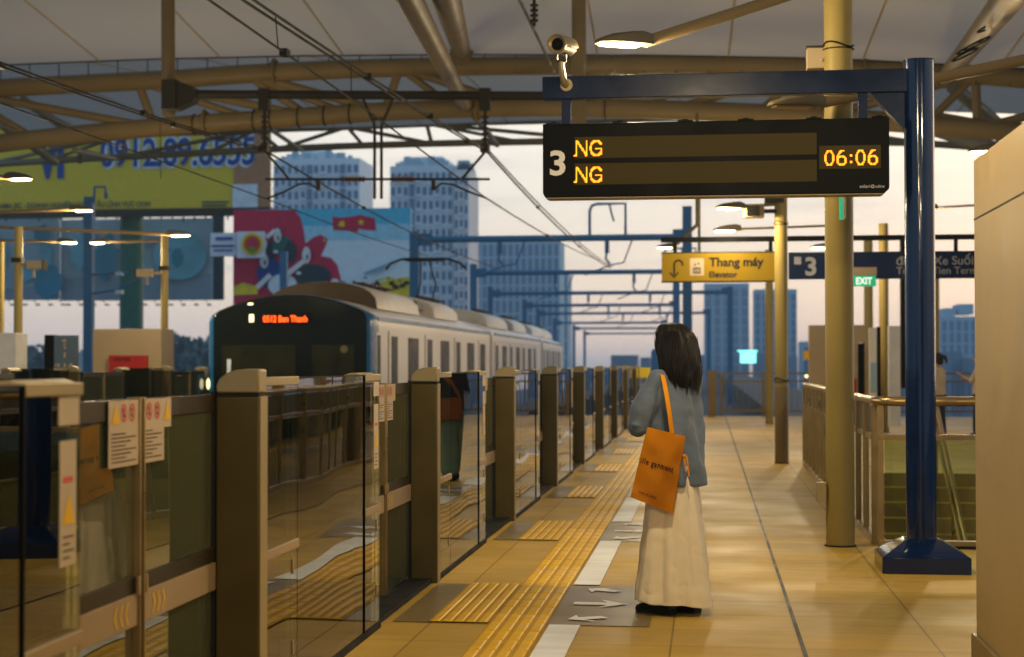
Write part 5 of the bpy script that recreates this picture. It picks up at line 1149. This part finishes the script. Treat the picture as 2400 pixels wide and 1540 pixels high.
def torso_cloth(ps,levels,n=48,seedv=0):
    """levels: z, centre f, half width l, half depth f, fold"""
    rings=[]
    for (z,cf,a,b,fo) in levels: rings.append(ring(ps.P(cf,0,z),ps.l,ps.f,a*ps.k,b*ps.k,n,fo,6,z*3+seedv))
    return rings
# ---- the woman
WX,WY=-.185,9.87
yaw=R(52); ps=Pose((WX-.004,WY,0),yaw,1.585)
t=thing('person','woman seen from behind in a blue shirt and long cream skirt, watching the train','person',(WX,WY,0))
P=ps.P
armL=((.07,.205,1.035),(.17,.06,1.06),(.5,-.8,.2)); armR=((.05,-.20,1.04),(.18,-.05,1.10),(.5,.6,.5))
bd,HP,hc,fd,sl=body(ps,t,(armL,armR),legs=((.02,.085),(-.02,-.075)),voxel=.0065,head=(0,.0))
# skirt
lv=[]; 
for i in range(15):
    s=i/14; z=.90-(.90-.062)*s; lv.append((z,0,.118+.096*s**.9,.098+.119*s**.9,.002+.034*s))
rings=[]
for j,(z,cf,a,b,fo) in enumerate(lv):
    s=j/14; rings.append([ps.P(cf,0,z)+ps.l*(math.cos(q)*a)+ps.f*(math.sin(q)*b)+ (ps.l*math.cos(q)+ps.f*math.sin(q))*(fo*.50*(math.sin(4*q+.6+.8*s)+.8*math.sin(7*q+1.7-1.5*s)+.45*math.sin(12*q+3*s)+.25*math.sin(19*q-2*s)))+ZV*(.012*s*math.sin(2*q+1)+.006*s*math.sin(5*q)) for q in [2*math.pi*i/96 for i in range(96)]])
inner=[[v+(ps.P(0,0,v.z/ps.k)-v).normalized()*.004 for v in r] for r in reversed(rings)]
sk=MB().loft(rings+inner,cap=False).build('long_skirt','skirt',t,ang=80)
sm_=sk.modifiers.new('sub','SUBSURF'); sm_.levels=2; sm_.render_levels=2
tx2=bpy.data.textures.new('cr','CLOUDS'); tx2.noise_scale=.10; tx2.noise_depth=3; dm=sk.modifiers.new('cr','DISPLACE'); dm.texture=tx2; dm.strength=.016; dm.mid_level=.5
# shirt: torso and sleeves grown together
mb=MB(); lv=[(1.345,-.01,.062,.055,0),(1.325,-.012,.105,.080,0),(1.295,-.014,.155,.098,.0),(1.22,-.014,.160,.110,.006),(1.12,-.012,.158,.118,.012),(1.0,-.010,.158,.122,.016),(.88,-.008,.164,.134,.018),(.78,-.006,.170,.146,.018),(.705,-.004,.174,.154,.020)]
rings=[]
for (z,cf,a,b,fo) in lv: rings.append([ps.P(cf,0,z)+ps.l*(math.cos(q)*a)+ps.f*(math.sin(q)*b)+(ps.l*math.cos(q)+ps.f*math.sin(q))*(fo*1.0*(math.sin(4*q+z*5)+.7*math.sin(7*q-z*7+1)+.4*math.sin(11*q+z*9)))+ZV*(.0 if z>.72 else .008*math.cos(2*q)) for q in [2*math.pi*i/64 for i in range(64)]])
mb.loft(rings)
sh=P(-.015,.150,1.275); E_=P(.065,.222,1.03); Wt=P(.16,.075,1.045)
capsule_chain(mb,[P(-.015,.10,1.285),sh,sh.lerp(E_,.35)+ps.l*.012,sh.lerp(E_,.7)+ps.l*.016,E_,E_.lerp(Wt,.5)-ZV*.012,Wt],[.055,.062,.064,.064,.058,.052,.044],n=18)
for q in range(5): c=sh.lerp(E_,.45+.13*q); mb.ball(c+ps.l*.045+ps.f*(-.02+.02*(q%2)),(.028,.028,.012),n=10)
sh=P(-.015,-.150,1.275); E2=P(.05,-.20,1.03); W2=P(.17,-.04,1.09)
capsule_chain(mb,[P(-.015,-.12,1.275),sh,sh.lerp(E2,.5),E2,W2],[.055,.060,.062,.060,.044],n=18)
so=merged(mb,'shirt','denim',t,.0075,5)
so.modifiers.new('wr','DISPLACE'); tx=bpy.data.textures.new('wr','CLOUDS'); tx.noise_scale=.11; tx.noise_depth=3; so.modifiers['wr'].texture=tx; so.modifiers['wr'].strength=.024; so.modifiers['wr'].mid_level=.5
# cuff and collar
MB().tube([P(.0+.055*math.cos(a)-.01,.06*math.sin(a),1.335+.012*math.cos(a)) for a in [k*math.pi/10 for k in range(21)]],.012,8).build('collar','denim',t)
# hair: a dome with long strands, cut in a slanted line
hm=MB(); rnd=random.Random(4)
hx=hc
def hair_ring(z,a,b,cf=0,cl=0,wob=.0): return [hx+(fd*(math.sin(q)*b+cf)+sl*(math.cos(q)*a+cl))*ps.k+ZV*z+(fd*math.sin(q)+sl*math.cos(q))*wob*(math.sin(17*q+z*8)+.7*math.sin(31*q)+1.5*math.sin(5*q+z*26)+.9*math.sin(9*q-z*40))+ZV*(.024*math.sin(q)*max(0,-z-.05)/.2) for q in [2*math.pi*i/90 for i in range(90)]]
hl=[hair_ring(.119,.01,.01,-.01),hair_ring(.115,.048,.052,-.012,0,.001),hair_ring(.100,.074,.080,-.018,0,.0015),hair_ring(.064,.095,.103,-.026,0,.0022),hair_ring(.01,.107,.112,-.040,0,.003),hair_ring(-.05,.113,.108,-.056,0,.0034),hair_ring(-.11,.119,.100,-.068,0,.004),hair_ring(-.155,.122,.094,-.074,0,.0045),hair_ring(-.19,.116,.088,-.074,0,.005),hair_ring(-.215,.100,.072,-.072,0,.006),hair_ring(-.228,.065,.045,-.07,0,.003)]
hm.loft(hl); 
for k in range(230):
    q=rnd.uniform(-math.pi*.98,.0) if k%5 else rnd.uniform(-math.pi,math.pi*.15)
    a0=rnd.uniform(.0,.35); top=hx+(fd*(math.sin(q)*.05-.02)+sl*math.cos(q)*.05)*ps.k+ZV*(.098)
    pts=[top]; bias=rnd.uniform(-.012,.012); ln=rnd.uniform(-.236,-.205)
    for z,a,b,cf in ((.06,.098,.106,-.028),(.01,.109,.114,-.040),(-.06,.117,.110,-.058),(-.13,.123,.098,-.072),(-.18,.119,.090,-.074),(ln,.098,.070,-.070)):
        pts.append(hx+(fd*(math.sin(q)*b+cf)+sl*(math.cos(q)*a+bias*(1-z*3)))*ps.k+ZV*(z+.024*math.sin(q)*max(0,-z-.05)/.2))
    r=rnd.uniform(.0022,.0045); hm.tube(pts,[r*.5,r,r,r,r*.9,r*.7,r*.2],5)
for k in range(260):
    q=rnd.uniform(-math.pi*1.1,.6); fl=rnd.uniform(0,6.28); z0_=rnd.uniform(-.02,.05); amp=rnd.uniform(.003,.010); ln=rnd.uniform(-.262,-.19); out_=rnd.uniform(.99,1.09)
    pts=[]
    for i in range(9):
        z=z0_+(ln-z0_)*i/8; a=.108+.016*min(1,max(0,-z/.13))-(.02 if z<-.2 else 0); b=.112-.10*max(0,-z)*1.1; cf=-.038-.30*max(0,-z) if z>-.12 else -.074
        pts.append(hx+(fd*(math.sin(q)*b*out_+cf+amp*math.sin(fl+i*.9))+sl*(math.cos(q)*a*out_+amp*math.cos(fl+i*1.1)))*ps.k+ZV*(z+.024*math.sin(q)*max(0,-z-.05)/.2))
    r=rnd.uniform(.0012,.0026); hm.tube(pts,[r*.6]+[r]*6+[r*.7,r*.15],5)
hm.build('hair','hair',t,ang=60)
# shoes
for s,(f,l) in ((1,(.02,.085)),(-1,(-.02,-.075))):
    m=MB(); rs=[]
    for (a,w_,h_) in ((-.085,.030,.06),(-.05,.040,.085),(0,.042,.085),(.05,.046,.07),(.10,.048,.055),(.14,.040,.045),(.155,.020,.035)):
        c=P(f+a,l,.0); rs.append([c+ps.l*x_*w_+ZV*z_ for x_,z_ in ((-1,.028),(-1.02,.04),(-.8,h_*.8),(-.35,h_),(.35,h_),(.8,h_*.8),(1.02,.04),(1,.028))])
    m.loft(rs); shoe=m.build('shoe','shoe',t,ang=60)
    m=MB(); m.loft([[P(f+a,l,0)+ps.l*x_*w_*1.12+ZV*z_ for x_,z_ in ((-1,.002),(-1,.03),(1,.03),(1,.002))] for a,w_ in ((-.09,.030),(-.05,.042),(.05,.046),(.12,.047),(.158,.025))]); m.build('sole','rubber',shoe,bevel=.003)
# ---- the tote bag: its corners sit where the shoulder lets it hang, tilted forward
Yb2=WY-.20
bagn=Vector((math.sin(R(18))*1,-math.cos(R(18)),0))
t=thing('tote_bag','orange canvas tote bag with dark lettering hanging from her left shoulder','tote bag',(WX-.1,Yb2,1.0))
c4=[W(1527,1001,Yb2-.02),W(1606,1023,Yb2+.02),W(1576,1204,Yb2+.01),W(1478,1165,Yb2-.06)]   # top left, top right, bottom right, bottom left
c4[0]=W(1517,1001,Yb2-.02)
n_=(c4[1]-c4[0]).cross(c4[3]-c4[0]).normalized(); 
if n_.y>0: n_=-n_
def bagp(u,v,d): # bilinear with a soft belly
    p=c4[0].lerp(c4[1],u).lerp(c4[3].lerp(c4[2],u),v); bel=math.sin(math.pi*min(max(u,0),1))**.7*(.25+.75*math.sin(math.pi*min(1,v*.9+.08)))
    wr=.0055*math.sin(9*u+5*v)+.004*math.sin(15*v-7*u)+.009*math.exp(-((u-.42-.25*v)/.07)**2)*(1-.7*v)-.008*math.exp(-((u-.88)/.08)**2-((v-.36)/.10)**2)+.004*mnoise.noise(Vector((u*6,v*7,1)))
    return p+n_*(d*(.006+.026*bel)+(wr if d>0 else 0))
m=MB(); nu,nv=22,26
for d in (1,-1):
    g_=[bagp(i/nu,j/nv,d) for j in range(nv+1) for i in range(nu+1)]; m.add(g_,[(j*(nu+1)+i,j*(nu+1)+i+1,(j+1)*(nu+1)+i+1,(j+1)*(nu+1)+i) for j in range(nv) for i in range(nu)])
for e in ([(i/nu,1) for i in range(nu+1)],[(0,j/nv) for j in range(nv+1)],[(1,j/nv) for j in range(nv+1)]):
    for (a,b),(c,d_) in zip(e,e[1:]): m.poly([bagp(a,b,1),bagp(c,d_,1),bagp(c,d_,-1),bagp(a,b,-1)])
m.build('bag_body','orange',t,ang=70)
def bag_text(txt,u0,u1,v,h,name,bold):
    q=text_mb(txt,(0,0,0),XV,YV,w=1.0,bold=bold,depth=0,sp=1.2); asp=max(p.y for p in q.v)
    out=MB(); out.f=q.f; out.m=q.m; L_=(c4[1]-c4[0]).length; 
    for p in q.v:
        u=u0+(u1-u0)*p.x; vv=v-(p.y/1.0)*h; uu=max(0.012,min(.99,u)); out.v.append(bagp(uu,vv,1)+n_*.006)
    out.build(name,'ink',t,smooth=False,fix=False)
bag_text('cile garment',-.01,.82,.50,.66,'bag_lettering',.022)
bag_text('LINE W LINEN',.14,.55,.905,.30,'bag_small_lettering',.02)
# straps: from the bag mouth over the shoulder
top=W(1551,878,WY-.13); 
def strap(pts,w_,name,side): 
    m=MB(); rs=[]
    for i,p in enumerate(pts):
        rs.append([Vector(p)-side*w_+n_*.003,Vector(p)+side*w_+n_*.003,Vector(p)+side*w_-n_*.003,Vector(p)-side*w_-n_*.003])
    m.loft(rs); m.build(name,'orange2',t,ang=50)
sd_=(c4[1]-c4[0]).normalized()
a0=W(1574,1014,Yb2+.0); strap([a0+n_*.006-ZV*.02,a0+n_*.008,W(1570,975,WY-.24),W(1563,930,WY-.235),W(1557,898,WY-.215),W(1553,881,WY-.185),W(1552,875,WY-.14),W(1556,876,WY-.08),W(1566,890,WY-.03)],.0125,'bag_strap',sd_)
tie=MB(); q=W(1604,1068,Yb2+.0)
for dx,ln in ((-.002,.085),(.012,.11)): tie.loft([[q+XV*(dx-.004)-ZV*z_+XV*(.012*z_/.1),q+XV*(dx+.004)-ZV*z_+XV*(.012*z_/.1),q+XV*(dx+.004)-ZV*z_+YV*.003+XV*(.012*z_/.1),q+XV*(dx-.004)-ZV*z_+YV*.003+XV*(.012*z_/.1)] for z_ in (0,ln*.3,ln*.7,ln)])
tie.ball(q,.009); tie.build('side_tie','orange2',t)
# ---- person further along the platform, hidden behind her
def clothed(name_label,pos,yaw,h,top,bottom,arms,trousers=True,legs=((.10,.08),(-.10,-.08)),hairstyle='short',shoe='shoe',sleeve=.5):
    ps=Pose(pos,yaw,h); t=thing('person',name_label,'person',pos); P=ps.P; k=ps.k
    bd,HP,hc,fd,sl=body(ps,t,arms,legs=legs,voxel=.012)
    m=MB(); m.loft(torso_cloth(ps,[(1.32,-.005,.065,.06,0),(1.28,-.01,.165,.10,0),(1.15,-.01,.17,.125,.01),(1.0,0,.15,.12,.015),(.86,0,.165,.135,.02),(.80,0,.165,.135,.02)]))
    for s,(e,w_,d) in zip((1,-1),arms):
        sh=P(-.01,s*.155,1.275);E_=P(*e);Wt=P(*w_); capsule_chain(m,[sh,sh.lerp(E_,.6),E_] + ([E_.lerp(Wt,.8)] if sleeve>.6 else []),[.062*k,.058*k,.05*k]+([.04*k] if sleeve>.6 else []))
    merged(m,'shirt',top,t,.012,4)
    m=MB(); m.loft(torso_cloth(ps,[(.90,0,.135,.12,0),(.80,0,.165,.14,.01),(.74,0,.165,.14,.01)]))
    for (s,(f,l)) in ((1,legs[0]),(-1,legs[1])): capsule_chain(m,[P(0,s*.08,.78),P(f*.6+.01,s*.5*abs(l)+s*.045,.46),P(f,l,.13)],[.10*k,.085*k,.085*k])
    merged(m,'trousers',bottom,t,.014,3)
    for (f,l) in legs: m=MB(); capsule_chain(m,[P(f-.05,l,.045),P(f+.10,l,.038)],[.046*k,.040*k]); m.box(P(f-.09,l,.0)-Vector((.03,.03,0)),P(f-.02,l,.03)+Vector((.03,.03,0))); merged(m,'shoe',shoe,t,.01,2)
    m=MB(); m.ball(HP(-.022,0,.035),(.098*k,.098*k,.095*k),n=20,h=12); m.ball(HP(-.05,0,-.03),(.075*k,.075*k,.08*k),n=16)
    if hairstyle=='pony': capsule_chain(m,[HP(-.10,0,.05),HP(-.15,0,.05),HP(-.18,0,-.01),HP(-.18,0,-.07)],[.03*k,.036*k,.028*k,.014*k])
    merged(m,'hair','hair',t,.010,2); return ps,t
arms0=(((.02,.24,1.03),(.10,.22,.83),(.2,0,-1)),((.04,-.24,1.03),(.20,-.16,.95),(.8,.2,-.3)))
clothed('person walking far along the platform, almost hidden behind the woman, in teal trousers',(-.33,20.95,0),R(150),1.60,'darkcl','teal',arms0,legs=((.16,.08),(-.14,-.08)))
t=thing('shoulder_bag','brown bag carried by the half-hidden person behind the woman','bag',(-.30,20.78,.85)); MB().loft([[Vector((-.30+.17*math.cos(q)*s,20.72+.05*math.sin(q)*s,.84+z)) for q in [k*math.pi/8 for k in range(16)]] for z,s in ((-.13,.6),(-.12,.95),(0,1.05),(.12,.9),(.13,.5))]).build('bag_body','browncl',t); MB().tube([(-.44,20.72,.94),(-.34,20.76,1.18),(-.24,20.80,1.28),(-.20,20.76,1.1),(-.18,20.72,.94)],.012,8).build('bag_strap','browncl',t)
a1=W(2199,905,33.6); clothed('woman with a ponytail and cream blouse beyond the stair balustrade',(a1.x,33.6,0),R(60),1.57,'creamcl','darkcl',(((.05,.20,1.04),(.22,.08,1.05),(.6,-.6,.1)),((.05,-.20,1.04),(.22,-.06,1.08),(.6,.6,.1))),legs=((.03,.09),(-.03,-.09)),hairstyle='pony')
a1=W(2296,905,34.6); clothed('person in a pale top beside the cream wall edge, one forearm raised',(a1.x,34.6,0),R(70),1.58,'creamcl','darkcl',(((.10,.22,1.06),(.30,.12,1.16),(.8,-.3,.5)),((.05,-.20,1.04),(.25,-.06,1.10),(.6,.6,.1))),legs=((.03,.09),(-.03,-.09)))
